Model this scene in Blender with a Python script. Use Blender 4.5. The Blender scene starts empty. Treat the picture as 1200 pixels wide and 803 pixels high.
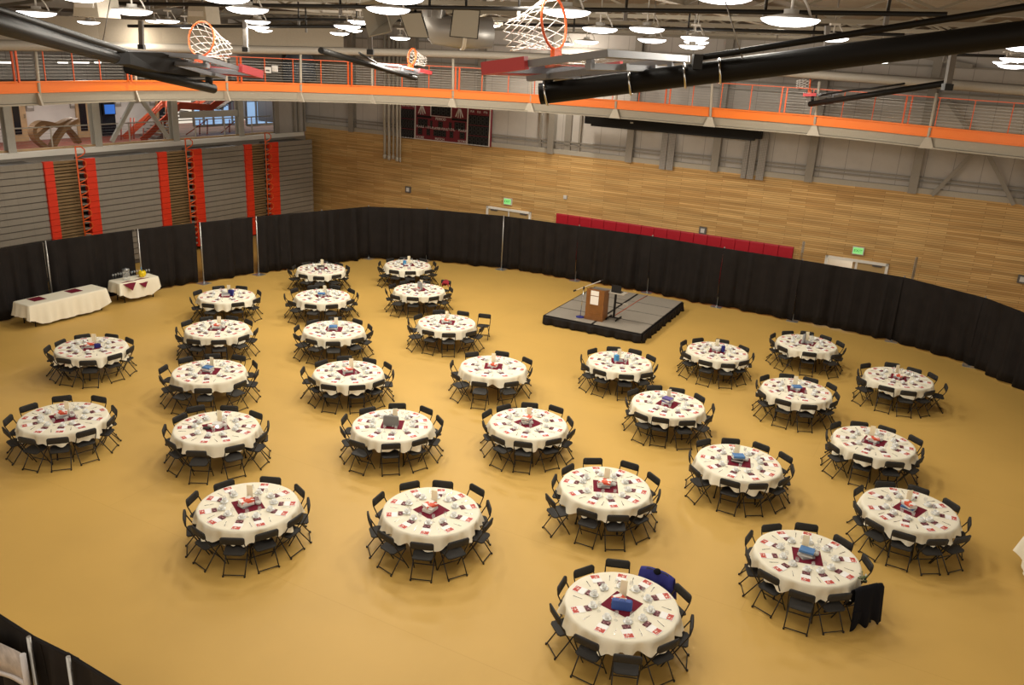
import bpy, math, random
from mathutils import Matrix, Vector
random.seed(7)
PI = math.pi
scene = bpy.context.scene
COL = scene.collection

# ------------------------------------------------------------ camera
CAM_H = 9.0254; PITCH = math.radians(18.7783); ROLL = math.radians(3.0873); FPX = 991.04
cd = bpy.data.cameras.new('camera'); cam = bpy.data.objects.new('camera', cd); COL.objects.link(cam)
cd.sensor_width = 36.0; cd.lens = FPX / 1200 * 36; cd.clip_end = 300
cam.matrix_world = Matrix.Translation((0, 0, CAM_H)) @ Matrix.Rotation(PI / 2 - PITCH, 4, 'X') @ Matrix.Rotation(ROLL, 4, 'Z')
scene.camera = cam
scene.view_settings.view_transform = 'Standard'
scene.view_settings.look = 'None'
scene.view_settings.gamma = 1
scene.view_settings.use_curve_mapping = False
scene.view_settings.exposure = 0.0
LAMP_W = 0.89             # scale of all hanging lamps
WORLD_S = 0.9
UP_W = 0.9               # part of a lamp's light that leaves it sideways and upward
w = bpy.data.worlds.new('hall_air'); scene.world = w; w.use_nodes = True
w.node_tree.nodes['Background'].inputs[0].default_value = (1.0, 0.88, 0.72, 1)
w.node_tree.nodes['Background'].inputs[1].default_value = WORLD_S

# ------------------------------------------------------------ helpers
def ray(px, py):
    x = (px - 600) / FPX; y = (py - 401.5) / FPX
    x, y = x * math.cos(ROLL) + y * math.sin(ROLL), -x * math.sin(ROLL) + y * math.cos(ROLL)
    return Vector((x, math.cos(PITCH) - y * math.sin(PITCH), -math.sin(PITCH) - y * math.cos(PITCH)))
def atz(px, py, z=0.0):
    d = ray(px, py); t = (z - CAM_H) / d.z
    return Vector((d.x * t, d.y * t, z))
def P(px, py, dist):                      # point at forward distance
    d = ray(px, py); t = dist / d.y
    return Vector((d.x * t, dist, CAM_H + d.z * t))
RC = Vector((-11.4, 45.13, 0)); RA = math.atan2(-.52, 1)      # corner of the hall, direction of its back wall
E1 = Vector((math.cos(RA), math.sin(RA), 0)); E2 = Vector((-math.sin(RA), math.cos(RA), 0))
def hit(px, py, ax, val):                 # hall coordinates of a pixel on the plane ax = val
    d = ray(px, py); o = Vector((0, 0, CAM_H)) - RC
    oo = (o.dot(E1), o.dot(E2)); dd = (d.dot(E1), d.dot(E2)); i = 0 if ax == 'x' else 1
    t = (val - oo[i]) / dd[i]
    return Vector((oo[0] + dd[0] * t, oo[1] + dd[1] * t, CAM_H + d.z * t))
def hall(v):                              # hall coordinates to world
    return RC + E1 * v[0] + E2 * v[1] + Vector((0, 0, v[2]))
def to_hall(v):
    o = Vector((v[0], v[1], 0)) - Vector((RC.x, RC.y, 0))
    return Vector((o.dot(E1), o.dot(E2), v[2]))

def srgb(r, g, b):
    def f(c):
        c /= 255.0
        return c / 12.92 if c <= .04045 else ((c + .055) / 1.055) ** 2.4
    return (f(r), f(g), f(b), 1)
MATS = {}
def mat(name, col, rough=.6, metal=0, spec=.5, noise=0, scale=20, emit=None, es=0, trans=0, coord='Object'):
    m = bpy.data.materials.new(name); m.use_nodes = True; nt = m.node_tree
    b = nt.nodes['Principled BSDF']
    b.inputs['Base Color'].default_value = col
    b.inputs['Roughness'].default_value = rough; b.inputs['Metallic'].default_value = metal
    b.inputs['Specular IOR Level'].default_value = spec
    b.inputs['Transmission Weight'].default_value = trans
    if emit:
        b.inputs['Emission Color'].default_value = emit; b.inputs['Emission Strength'].default_value = es
    if noise:
        tc = nt.nodes.new('ShaderNodeTexCoord'); n = nt.nodes.new('ShaderNodeTexNoise'); n.inputs['Scale'].default_value = scale
        n.inputs['Detail'].default_value = 4
        mr = nt.nodes.new('ShaderNodeMapRange'); mr.inputs[1].default_value = .3; mr.inputs[2].default_value = .7
        mr.inputs[3].default_value = 1 - noise; mr.inputs[4].default_value = 1 + noise
        mx = nt.nodes.new('ShaderNodeMix'); mx.data_type = 'RGBA'; mx.blend_type = 'MULTIPLY'; mx.inputs[0].default_value = 1
        mx.inputs[6].default_value = col
        nt.links.new(tc.outputs[coord], n.inputs['Vector']); nt.links.new(n.outputs['Fac'], mr.inputs[0])
        nt.links.new(mr.outputs[0], mx.inputs[7]); nt.links.new(mx.outputs[2], b.inputs['Base Color'])
    MATS[name] = m
    return m

class MB:
    def __init__(s): s.v = []; s.f = []; s.mi = []; s.sm = []
    def add(s, vs, fs, mi=0, sm=False):
        o = len(s.v); s.v += [tuple(p) for p in vs]
        for f in fs: s.f.append([i + o for i in f]); s.mi.append(mi); s.sm.append(sm)
        return s
    def box(s, c, d, M=None, mi=0):
        hx, hy, hz = d[0] / 2, d[1] / 2, d[2] / 2
        vs = [Vector((c[0] + a * hx, c[1] + b * hy, c[2] + e * hz)) for e in (-1, 1) for a, b in ((-1, -1), (1, -1), (1, 1), (-1, 1))]
        if M: vs = [M @ p for p in vs]
        return s.add(vs, [(3, 2, 1, 0), (4, 5, 6, 7), (0, 1, 5, 4), (1, 2, 6, 5), (2, 3, 7, 6), (3, 0, 4, 7)], mi)
    def beam(s, a, b, wd, ht, mi=0):       # rectangular bar from a to b, wd sideways, ht upward
        a = Vector(a); b = Vector(b); d = (b - a).normalized()
        up = Vector((0, 0, 1)) if abs(d.z) < .95 else Vector((0, 1, 0))
        sd = d.cross(up).normalized(); u = sd.cross(d).normalized()
        vs = [p + sd * i * wd / 2 + u * j * ht / 2 for p in (a, b) for i, j in ((-1, -1), (1, -1), (1, 1), (-1, 1))]
        return s.add(vs, [(3, 2, 1, 0), (4, 5, 6, 7), (0, 1, 5, 4), (1, 2, 6, 5), (2, 3, 7, 6), (3, 0, 4, 7)], mi)
    def tube(s, pts, r, n=8, mi=0, closed=False, r2=None):
        pts = [Vector(p) for p in pts]; k = len(pts); vs = []; prev = None
        for i, p in enumerate(pts):
            if closed: d = pts[(i + 1) % k] - pts[i - 1]
            else: d = pts[min(i + 1, k - 1)] - pts[max(i - 1, 0)]
            d.normalize()
            if prev is None:
                up = Vector((0, 0, 1)) if abs(d.z) < .9 else Vector((1, 0, 0))
                sd = d.cross(up).normalized()
            else:
                sd = (prev - d * prev.dot(d)).normalized()
            prev = sd; u = sd.cross(d)
            rr = r if r2 is None else r + (r2 - r) * i / (k - 1)
            for j in range(n):
                a = 2 * PI * j / n; vs.append(p + sd * math.cos(a) * rr + u * math.sin(a) * rr)
        fs = []
        for i in range(k if closed else k - 1):
            for j in range(n):
                a = i * n + j; b = i * n + (j + 1) % n; c = ((i + 1) % k) * n + (j + 1) % n; e = ((i + 1) % k) * n + j
                fs.append((a, b, c, e))
        s.add(vs, fs, mi, True)
        if not closed:
            o = len(s.v) - k * n
            s.f.append([o + j for j in range(n)][::-1]); s.mi.append(mi); s.sm.append(False)
            s.f.append([o + (k - 1) * n + j for j in range(n)]); s.mi.append(mi); s.sm.append(False)
        return s
    def lathe(s, prof, n=16, c=(0, 0, 0), mi=0, sm=True, M=None):
        vs = []; fs = []
        for r, z in prof:
            for j in range(n):
                a = 2 * PI * j / n; p = Vector((c[0] + r * math.cos(a), c[1] + r * math.sin(a), c[2] + z)); vs.append(M @ p if M else p)
        for i in range(len(prof) - 1):
            for j in range(n):
                fs.append((i * n + j, i * n + (j + 1) % n, (i + 1) * n + (j + 1) % n, (i + 1) * n + j))
        s.add(vs, fs, mi, sm)
        o = len(s.v) - len(prof) * n
        if prof[0][0] > 1e-4: s.f.append([o + j for j in range(n)][::-1]); s.mi.append(mi); s.sm.append(False)
        if prof[-1][0] > 1e-4: s.f.append([o + (len(prof) - 1) * n + j for j in range(n)]); s.mi.append(mi); s.sm.append(False)
        return s
    def prism(s, poly, z0, z1, ch=0.0, mi=0, M=None):
        n = len(poly); cx = sum(p[0] for p in poly) / n; cy = sum(p[1] for p in poly) / n
        def ring(z, k): return [Vector((cx + (x - cx) * k, cy + (y - cy) * k, z)) for x, y in poly]
        rs = [ring(z0, 1 - ch * 4), ring(z0 + ch, 1), ring(z1 - ch, 1), ring(z1, 1 - ch * 4)] if ch else [ring(z0, 1), ring(z1, 1)]
        vs = [p for r in rs for p in r]
        if M: vs = [M @ p for p in vs]
        fs = [list(range(n))[::-1], [(len(rs) - 1) * n + j for j in range(n)]]
        for i in range(len(rs) - 1):
            for j in range(n): fs.append((i * n + j, i * n + (j + 1) % n, (i + 1) * n + (j + 1) % n, (i + 1) * n + j))
        return s.add(vs, fs, mi)
    def mesh(s, name, mats):
        me = bpy.data.meshes.new(name); me.from_pydata(s.v, [], s.f)
        for m in (mats if isinstance(mats, (list, tuple)) else [mats]): me.materials.append(MATS[m] if isinstance(m, str) else m)
        me.polygons.foreach_set('material_index', s.mi); me.polygons.foreach_set('use_smooth', s.sm); me.update()
        return me
    def build(s, name, mats, parent=None, loc=(0, 0, 0), rotz=0):
        o = bpy.data.objects.new(name, s.mesh(name, mats)); COL.objects.link(o)
        if parent: o.parent = parent
        o.location = loc; o.rotation_euler = (0, 0, rotz)
        return o
def tag(o, label=None, cat=None, group=None, kind=None):
    if label: o['label'] = label
    if cat: o['category'] = cat
    if group: o['group'] = group
    if kind: o['kind'] = kind
    return o
def thing(name, label, cat, loc=(0, 0, 0), rotz=0, group=None):
    o = bpy.data.objects.new(name, None); COL.objects.link(o); o.empty_display_size = .1
    o.location = loc; o.rotation_euler = (0, 0, rotz)
    return tag(o, label, cat, group)
def copy_tree(o, parent=None):
    c = o.copy(); COL.objects.link(c)
    if parent: c.parent = parent
    for ch in o.children: copy_tree(ch, c)
    return c
def rrect(w, h, r, n=4):
    out = []
    for cx, cy, a0 in ((w / 2 - r, h / 2 - r, 0), (-w / 2 + r, h / 2 - r, 90), (-w / 2 + r, -h / 2 + r, 180), (w / 2 - r, -h / 2 + r, 270)):
        for i in range(n + 1):
            a = math.radians(a0 + 90 * i / n); out.append((cx + r * math.cos(a), cy + r * math.sin(a)))
    return out
def text_into(mb, txt, size, M, mi=0, ext=.004):
    cu = bpy.data.curves.new('t', 'FONT'); cu.body = txt; cu.size = size; cu.align_x = 'CENTER'; cu.align_y = 'CENTER'; cu.extrude = ext
    o = bpy.data.objects.new('t', cu); COL.objects.link(o)
    bpy.context.view_layer.update()
    me = bpy.data.meshes.new_from_object(o.evaluated_get(bpy.context.evaluated_depsgraph_get()))
    mb.add([M @ v.co for v in me.vertices], [tuple(p.vertices) for p in me.polygons], mi)
    bpy.data.objects.remove(o); bpy.data.meshes.remove(me); bpy.data.curves.remove(cu)
ORD = ['first', 'second', 'third', 'fourth', 'fifth', 'sixth', 'seventh', 'eighth', 'ninth', 'tenth', 'eleventh', 'twelfth', 'thirteenth',
       'fourteenth', 'fifteenth', 'sixteenth', 'seventeenth', 'eighteenth', 'nineteenth', 'twentieth']
ORD += ['twenty-' + x for x in ORD[:9]] + ['thirtieth'] + ['thirty-' + x for x in ORD[:9]] + ['fortieth'] + ['forty-' + x for x in ORD[:9]]

# ------------------------------------------------------------ materials
mat('chair_black', srgb(46, 44, 42), .6, spec=.25, noise=.08, scale=30)
mat('chair_metal', srgb(40, 37, 35), .35, .3)
mat('linen', srgb(238, 231, 210), .85, spec=.2)
mat('maroon', srgb(110, 22, 42), .8, spec=.2)
mat('paper', srgb(245, 243, 240), .7)
mat('print_red', srgb(196, 78, 52), .6, noise=.25, scale=60)
mat('china', srgb(240, 240, 236), .25)
mat('silver', srgb(170, 165, 160), .25, 1)
mat('cream_card', srgb(248, 234, 200), .8)
mat('pages', srgb(225, 220, 205), .8)
mat('table_wood', srgb(96, 66, 46), .6, noise=.1)
mat('drape', srgb(27, 22, 20), .8, spec=.25, noise=.25, scale=2.5)
mat('aisle_wood', srgb(132, 106, 70), .6, noise=.1, scale=3)
mat('aluminium', srgb(190, 188, 184), .35, .8)
mat('steel_plate', srgb(175, 178, 180), .3, .7)
mat('grey_paint', srgb(146, 138, 127), .6, noise=.04)
mat('beam_grey', srgb(144, 135, 119), .6, noise=.03)
mat('fascia_grey', srgb(130, 119, 103), .8, noise=.04)
mat('truss_grey', srgb(128, 120, 106), .6)
mat('grey_dark', srgb(96, 90, 84), .6, noise=.05)
mat('grey_light', srgb(176, 167, 152), .7, noise=.04)
mat('white_wall', srgb(205, 198, 190), .8, noise=.03, scale=2)
mat('orange', srgb(226, 112, 8), .45)
mat('orange_rail', srgb(222, 92, 34), .45)
mat('red_orange', srgb(222, 52, 22), .5)
mat('cable', srgb(150, 146, 140), .4, .6)
mat('black_paint', srgb(24, 22, 21), .5, spec=.3)
mat('black_gloss', srgb(24, 22, 20), .5, spec=.12)
mat('column_grey', srgb(176, 172, 162), .6, noise=.03)
mat('bent_wood', srgb(150, 116, 80), .6, noise=.1, scale=3)
mat('steel_frame', srgb(128, 128, 132), .5, .3)
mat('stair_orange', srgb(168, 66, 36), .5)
mat('red_pad', srgb(176, 14, 34), .5, noise=.06, scale=3)
mat('pad_faded', srgb(188, 62, 66), .5)
mat('chrome', srgb(205, 205, 205), .2, 1)
mat('carpet_grey', srgb(140, 132, 120), .95, noise=.15, scale=60)
mat('lectern_wood', srgb(128, 82, 40), .4, noise=.12, scale=6)
mat('tan_door', srgb(188, 156, 104), .5)
mat('ledge_white', srgb(236, 230, 218), .7)
mat('tan_wood', srgb(184, 152, 112), .6, noise=.1, scale=3)
mat('dark_glass', srgb(28, 32, 38), .15)
mat('hall_floor', srgb(128, 66, 50), .5, noise=.15, scale=2)
mat('net', srgb(235, 228, 222), .9)
mat('navy', srgb(38, 40, 120), .8, noise=.1)
mat('blue', srgb(48, 78, 150), .6)
mat('light_blue', srgb(70, 150, 205), .5)
mat('bag_grey', srgb(120, 118, 114), .7)
mat('book_dark', srgb(62, 58, 60), .5)
mat('book_white', srgb(226, 222, 216), .5)
mat('book_red', srgb(214, 82, 50), .5, noise=.3, scale=25)
mat('book_grey', srgb(150, 150, 150), .5)
mat('book_blue', srgb(74, 122, 176), .5)
mat('book_purple', srgb(94, 84, 150), .5)
mat('yellow', srgb(236, 206, 20), .4)
mat('black_coat', srgb(24, 24, 28), .95, spec=.1)
mat('blanket_red', srgb(150, 30, 42), .9)
mat('rope_orange', srgb(178, 84, 52), .7)
mat('speaker_cloth', srgb(150, 144, 132), .9)
mat('duct', srgb(140, 136, 132), .4, .5)
mat('duct_blue', srgb(118, 128, 146), .5, .2)
mat('panel_black', srgb(20, 18, 18), .6, spec=.25)
mat('board_red', srgb(108, 18, 32), .5)
mat('led_dark', srgb(44, 42, 40), .6)
mat('exit_green', srgb(150, 230, 140), .5, emit=srgb(150, 240, 140), es=.4)
mat('sign_letter', srgb(30, 150, 60), .5)
mat('daylight', srgb(150, 190, 230), .5, emit=srgb(160, 195, 235), es=.75)
mat('screen_blue', srgb(40, 90, 170), .4, emit=srgb(50, 110, 200), es=.6)
mat('tube_light', (1, 1, 1, 1), .5, emit=(1, .97, .9, 1), es=1.8)
mat('lamp_lens', (1, 1, 1, 1), .5, emit=(1, .97, .97, 1), es=4.0)
mat('lamp_shell', srgb(200, 196, 190), .4)
mat('leaf', srgb(90, 110, 60), .7)
mat('brick_far', srgb(150, 120, 112), .8)
mat('banner', srgb(176, 166, 160), .8, noise=.35, scale=6)
mat('banner_hem', srgb(205, 200, 200), .8)
def thin_glass(name, tint, a=.25):
    m = bpy.data.materials.new(name); m.use_nodes = True; nt = m.node_tree; nt.nodes.clear()
    o = nt.nodes.new('ShaderNodeOutputMaterial'); mx = nt.nodes.new('ShaderNodeMixShader'); t = nt.nodes.new('ShaderNodeBsdfTransparent')
    g = nt.nodes.new('ShaderNodeBsdfPrincipled'); g.inputs['Base Color'].default_value = tint; g.inputs['Roughness'].default_value = .1
    mx.inputs[0].default_value = a; nt.links.new(t.outputs[0], mx.inputs[1]); nt.links.new(g.outputs[0], mx.inputs[2]); nt.links.new(mx.outputs[0], o.inputs[0])
    MATS[name] = m
thin_glass('glass', srgb(225, 228, 226), .15)
thin_glass('board_glass', srgb(120, 130, 145), .3)

def plank_mat():
    m = bpy.data.materials.new('oak_planks'); m.use_nodes = True; nt = m.node_tree; b = nt.nodes['Principled BSDF']
    tc = nt.nodes.new('ShaderNodeTexCoord'); sx = nt.nodes.new('ShaderNodeSeparateXYZ'); cx = nt.nodes.new('ShaderNodeCombineXYZ')
    nt.links.new(tc.outputs['Object'], sx.inputs[0]); nt.links.new(sx.outputs[0], cx.inputs[0]); nt.links.new(sx.outputs[2], cx.inputs[1])
    br = nt.nodes.new('ShaderNodeTexBrick'); br.offset = .37; br.inputs['Scale'].default_value = 1
    br.inputs['Brick Width'].default_value = 1.7; br.inputs['Row Height'].default_value = .08; br.inputs['Mortar Size'].default_value = .007
    br.inputs['Mortar Smooth'].default_value = .3; br.inputs['Bias'].default_value = 0
    br.inputs['Color1'].default_value = srgb(214, 175, 114); br.inputs['Color2'].default_value = srgb(188, 144, 85); br.inputs['Mortar'].default_value = srgb(142, 104, 60)
    nt.links.new(cx.outputs[0], br.inputs['Vector'])
    mp = nt.nodes.new('ShaderNodeMapping'); mp.inputs['Scale'].default_value = (.45, 6, 1); nt.links.new(cx.outputs[0], mp.inputs[0])
    n = nt.nodes.new('ShaderNodeTexNoise'); n.inputs['Scale'].default_value = 1; n.inputs['Detail'].default_value = 3; nt.links.new(mp.outputs[0], n.inputs['Vector'])
    mr = nt.nodes.new('ShaderNodeMapRange'); mr.inputs[1].default_value = .3; mr.inputs[2].default_value = .7; mr.inputs[3].default_value = .8; mr.inputs[4].default_value = 1.15
    nt.links.new(n.outputs['Fac'], mr.inputs[0])
    mx = nt.nodes.new('ShaderNodeMix'); mx.data_type = 'RGBA'; mx.blend_type = 'MULTIPLY'; mx.inputs[0].default_value = 1
    nt.links.new(br.outputs['Color'], mx.inputs[6]); nt.links.new(mr.outputs[0], mx.inputs[7]); nt.links.new(mx.outputs[2], b.inputs['Base Color'])
    b.inputs['Roughness'].default_value = .55; b.inputs['Specular IOR Level'].default_value = .3
    MATS['oak_planks'] = m
def print_mat(name, a, b, scale, th):
    m = bpy.data.materials.new(name); m.use_nodes = True; nt = m.node_tree; p = nt.nodes['Principled BSDF']
    tc = nt.nodes.new('ShaderNodeTexCoord'); n = nt.nodes.new('ShaderNodeTexNoise'); n.inputs['Scale'].default_value = scale; n.inputs['Detail'].default_value = 1
    cr = nt.nodes.new('ShaderNodeValToRGB'); cr.color_ramp.elements[0].position = th - .03; cr.color_ramp.elements[1].position = th + .03
    cr.color_ramp.elements[0].color = a; cr.color_ramp.elements[1].color = b
    nt.links.new(tc.outputs['Object'], n.inputs['Vector']); nt.links.new(n.outputs['Fac'], cr.inputs[0]); nt.links.new(cr.outputs[0], p.inputs['Base Color'])
    p.inputs['Roughness'].default_value = .6; MATS[name] = m
print_mat('print_red', srgb(188, 62, 44), srgb(240, 225, 215), 34, .64)
print_mat('book_red', srgb(214, 82, 50), srgb(240, 236, 230), 9, .52)
print_mat('napkin_maroon', srgb(92, 20, 38), srgb(196, 150, 150), 40, .64)
plank_mat()
def grid_mat(name, base, line, bw, rh, ms, rough=.7, axes=(0, 2), var=.05, nscale=3.0, off=0.0, namt=.04):
    m = bpy.data.materials.new(name); m.use_nodes = True; nt = m.node_tree; b = nt.nodes['Principled BSDF']
    tc = nt.nodes.new('ShaderNodeTexCoord'); sx = nt.nodes.new('ShaderNodeSeparateXYZ'); cx = nt.nodes.new('ShaderNodeCombineXYZ')
    nt.links.new(tc.outputs['Object'], sx.inputs[0]); nt.links.new(sx.outputs[axes[0]], cx.inputs[0]); nt.links.new(sx.outputs[axes[1]], cx.inputs[1])
    br = nt.nodes.new('ShaderNodeTexBrick'); br.offset = off; br.inputs['Scale'].default_value = 1
    br.inputs['Brick Width'].default_value = bw; br.inputs['Row Height'].default_value = rh; br.inputs['Mortar Size'].default_value = ms
    br.inputs['Mortar Smooth'].default_value = .2
    br.inputs['Color1'].default_value = base; br.inputs['Color2'].default_value = tuple(c * (1 - var) for c in base[:3]) + (1,); br.inputs['Mortar'].default_value = line
    nt.links.new(cx.outputs[0], br.inputs['Vector'])
    n = nt.nodes.new('ShaderNodeTexNoise'); n.inputs['Scale'].default_value = nscale; n.inputs['Detail'].default_value = 5; nt.links.new(tc.outputs['Object'], n.inputs['Vector'])
    mr = nt.nodes.new('ShaderNodeMapRange'); mr.inputs[1].default_value = .3; mr.inputs[2].default_value = .7; mr.inputs[3].default_value = 1 - namt; mr.inputs[4].default_value = 1 + namt
    nt.links.new(n.outputs['Fac'], mr.inputs[0])
    mx = nt.nodes.new('ShaderNodeMix'); mx.data_type = 'RGBA'; mx.blend_type = 'MULTIPLY'; mx.inputs[0].default_value = 1
    nt.links.new(br.outputs['Color'], mx.inputs[6]); nt.links.new(mr.outputs[0], mx.inputs[7]); nt.links.new(mx.outputs[2], b.inputs['Base Color'])
    b.inputs['Roughness'].default_value = rough; b.inputs['Specular IOR Level'].default_value = .3
    MATS[name] = m
grid_mat('floor_vinyl', srgb(204, 165, 88), srgb(198, 159, 83), 17, 3.6, .01, .5, (0, 1), .012, .35, .3, .06)
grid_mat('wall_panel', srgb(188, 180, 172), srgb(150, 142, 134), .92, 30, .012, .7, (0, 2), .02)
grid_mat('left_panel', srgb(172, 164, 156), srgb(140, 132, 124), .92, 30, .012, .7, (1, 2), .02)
grid_mat('bleacher_board', srgb(140, 131, 118), srgb(130, 121, 109), .48, 30, .008, .6, (1, 2), .03)
grid_mat('roof_deck', srgb(112, 100, 84), srgb(90, 80, 68), 40, 1.2, .03, .8, (0, 1), .05)
grid_mat('mesh_grille', srgb(162, 155, 148), srgb(130, 124, 118), .05, .05, .008, .6, (0, 2), .05)
def struct(name, mb, mats, hallframe=True):
    o = mb.build(name, mats, None, RC if hallframe else (0, 0, 0), RA if hallframe else 0); o['kind'] = 'structure'; return o

# ------------------------------------------------------------ the hall itself (hall frame: x along back wall, y into it)
struct('floor', MB().box((18, -22, -.1), (64, 64, .2)), 'floor_vinyl')
WT = 4.95
d1a = hit(571, 241, 'y', 0).x; d1b = hit(623, 248, 'y', 0).x
d2a = hit(968, 298, 'y', 0).x; d2b = hit(1042, 309.5, 'y', 0).x
m = MB()
for a, b, z0, z1 in ((0, d1a, 0, WT), (d1a, d1b, 2.2, WT), (d1b, d2a, 0, WT), (d2a, d2b, 2.2, WT), (d2b, 46, 0, WT)):
    m.box(((a + b) / 2, .15, (z0 + z1) / 2), (b - a, .3, z1 - z0))
struct('wall_back', m, 'oak_planks')
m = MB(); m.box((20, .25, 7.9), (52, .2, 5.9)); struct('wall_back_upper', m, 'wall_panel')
m = MB(); m.box((23, .1, WT + .1), (46, .22, .2)); struct('trim_1', m, 'grey_light')
m = MB()
for z in (5.36, 5.5): m.box((23, .08, z), (46, .1, .06))
for z in (8.2, 8.5, 9.4): m.box((23, .08, z), (46, .1, .07))
struct('trim_2', m, 'grey_paint')
def icol(x, y, z0, z1, w=.3, dd=.26, alongx=True):
    mb = MB(); zc = (z0 + z1) / 2; h = z1 - z0
    if alongx:
        mb.box((x, y - dd, zc), (w, .03, h)); mb.box((x, y - dd / 2, zc), (.04, dd, h)); mb.box((x, y, zc), (w, .03, h))
    else:
        mb.box((x + dd, y, zc), (.03, w, h)); mb.box((x + dd / 2, y, zc), (dd, .04, h)); mb.box((x, y, zc), (.03, w, h))
    return mb
n = 3
for k in range(-3, 9):
    struct('trim_%d' % n, icol(14.29 + 3.72 * k, .14, WT - .02, 10.5), 'grey_paint'); n += 1
# diagonal wind braces on the back wall, right side
def brace(p, q, ax, v, wd=.14):
    a = hit(*p, ax, v); b = hit(*q, ax, v); return MB().beam(a, b, .1, wd)
for p, q in (((1140, 180), (1092, 229)), ((1158, 181), (1188, 240)), ((1110, 117), (1135, 152)), ((960, 88), (935, 104)), ((1140, 78), (1060, 62))):
    struct('trim_%d' % n, brace(p, q, 'y', -.15), 'grey_paint'); n += 1
m = MB()
a = hit(1135, 176, 'y', -.16); m.box((a.x + .3, -.16, a.z), (1.2, .04, .3)); struct('trim_%d' % n, m, 'grey_paint'); n += 1

# left wall, balcony slab and corridor behind it
m = MB(); m.box((-.15, -16, 2.2), (.3, 32, 3.9)); struct('wall_left', m, 'grey_paint')
m = MB(); m.box((-.06, -16, 4.3), (.24, 32, .4)); struct('trim_%d' % n, m, 'grey_paint'); n += 1
m = MB(); m.box((-.04, -16.1, 4.59), (.36, 31.8, .19)); struct('trim_%d' % n, m, 'ledge_white'); n += 1
m = MB(); m.box((-.3, -16, 4.72), (.2, 32, .07)); struct('trim_%d' % n, m, 'tan_wood'); n += 1
m = MB(); m.box((-4.2, -16, 4.3), (8.2, 40, .3)); struct('floor_corridor', m, 'hall_floor')
m = MB(); m.box((-5.1, -18.2, 5.9), (.2, 28, 3.0)); struct('wall_corridor', m, 'white_wall')
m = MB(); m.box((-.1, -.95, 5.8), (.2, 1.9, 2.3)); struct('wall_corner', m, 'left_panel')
m = MB(); m.box((-3.0, -16, 7.0), (6.6, 40, .2)); struct('ceiling_corridor', m, 'grey_dark')
for px in (12, 115, 207, 284):
    y = hit(px, 150, 'x', 0).y; struct('trim_%d' % n, icol(-.3, y, 4.6, 7.0, .3, .26, False), 'column_grey'); n += 1
for px in (323, 344, 349, 356):
    y = hit(px, 150, 'x', 0).y; struct('trim_%d' % n, icol(0, y, 4.7, 7.0, .12 if px > 325 else .3, .1, False), 'grey_paint'); n += 1
for p, q in (((157, 116), (131, 166)), ((165, 116), (198, 162)), ((211, 135), (284, 132))):
    struct('trim_%d' % n, brace(p, q, 'x', -.18, .16 if q[1] > 140 else .28), 'column_grey'); n += 1
a = hit(161, 118, 'x', -.16); m = MB(); m.prism([(a.y - .55, a.z + .3), (a.y + .55, a.z + .3), (a.y + .25, a.z - .1), (a.y - .25, a.z - .1)], -.02, .02, M=Matrix(((0, 0, 1, a.x), (1, 0, 0, 0), (0, 1, 0, 0), (0, 0, 0, 1))))
struct('trim_%d' % n, m, 'grey_paint'); n += 1
# corridor doors
def hall_door(px0, px1, k):
    a = hit(px0, 140, 'x', -4.98).y; b = hit(px1, 140, 'x', -4.98).y; w_ = b - a
    o = MB().box((0, 0, 0), (.08, w_, 2.1)).build('door_%d' % k, 'tan_wood', None, hall((-4.94, (a + b) / 2, 5.5)), RA); o['kind'] = 'structure'
    MB().box((.05, -w_ * .12, .1), (.02, w_ * .42, 1.7)).build('glass_pane', 'dark_glass', o)
    MB().box((.06, w_ * .38, 0), (.05, .05, .16)).build('door_handle', 'chrome', o)
hall_door(11, 30, 3); hall_door(89, 108, 4); hall_door(183, 199, 5)
a = hit(118, 140, 'x', -4.98).y; b = hit(134, 140, 'x', -4.98).y
m = MB(); m.box((-4.95, (a + b) / 2, 5.5), (.12, b - a, 2.3)); struct('door_6', m, 'dark_glass')  # flat dark slab stands for the shade inside an open doorway
mo = thing('monitor', 'small blue lit screen in the dark opening of the upper corridor', 'monitor', hall(hit(128, 128, 'x', -4.8)), RA)
MB().box((0, 0, 0), (.06, .62, .5)).build('frame', 'black_paint', mo); MB().box((.035, 0, 0), (.02, .54, .42)).build('screen', 'screen_blue', mo)
for k, (px, py) in enumerate(((35, 126), (86, 123), (138, 121), (179, 120))):
    q = hit(px, py, 'x', -4.97)
    s_ = thing('room_sign', ['small grey door sign at the far left of the corridor wall', 'small grey sign left of the second corridor door', 'small grey sign right of the dark corridor opening', 'small grey sign beside the corridor stair'][k], 'sign', hall(q), RA, 'corridor signs')
    MB().box((0, 0, 0), (.03, .34, .3)).build('plate', 'grey_paint', s_); MB().box((.02, 0, .02), (.02, .26, .08)).build('insert', 'white_wall', s_)
# corridor windows, daylight outside
def window(k, px0, px1, xx, z0, z1, nm):
    a = hit(px0, 140, 'x', xx).y; b = hit(px1, 140, 'x', xx).y
    o = MB().box((0, 0, 0), (.04, b - a, z1 - z0)).build('window_%d' % k, 'daylight', None, hall((xx, (a + b) / 2, (z0 + z1) / 2)), RA); o['kind'] = 'structure'
    f = MB()
    for i in range(nm + 1): f.box((.05, (a - b) / 2 + (b - a) * i / nm, 0), (.08, .09, z1 - z0))
    f.box((.05, 0, (z1 - z0) / 2), (.08, b - a, .1)); f.box((.05, 0, (z0 - z1) / 2), (.08, b - a, .12)); f.box((.05, 0, .1), (.06, b - a, .05))
    f.build('window_frame', 'grey_light', o)
window(1, 226, 282, -4.2, 4.75, 7.0, 5); window(2, 288, 322, -3.4, 4.75, 7.0, 3)
m = MB(); a = hit(236, 140, 'x', -4.1).y; b = hit(262, 140, 'x', -4.1).y
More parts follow.
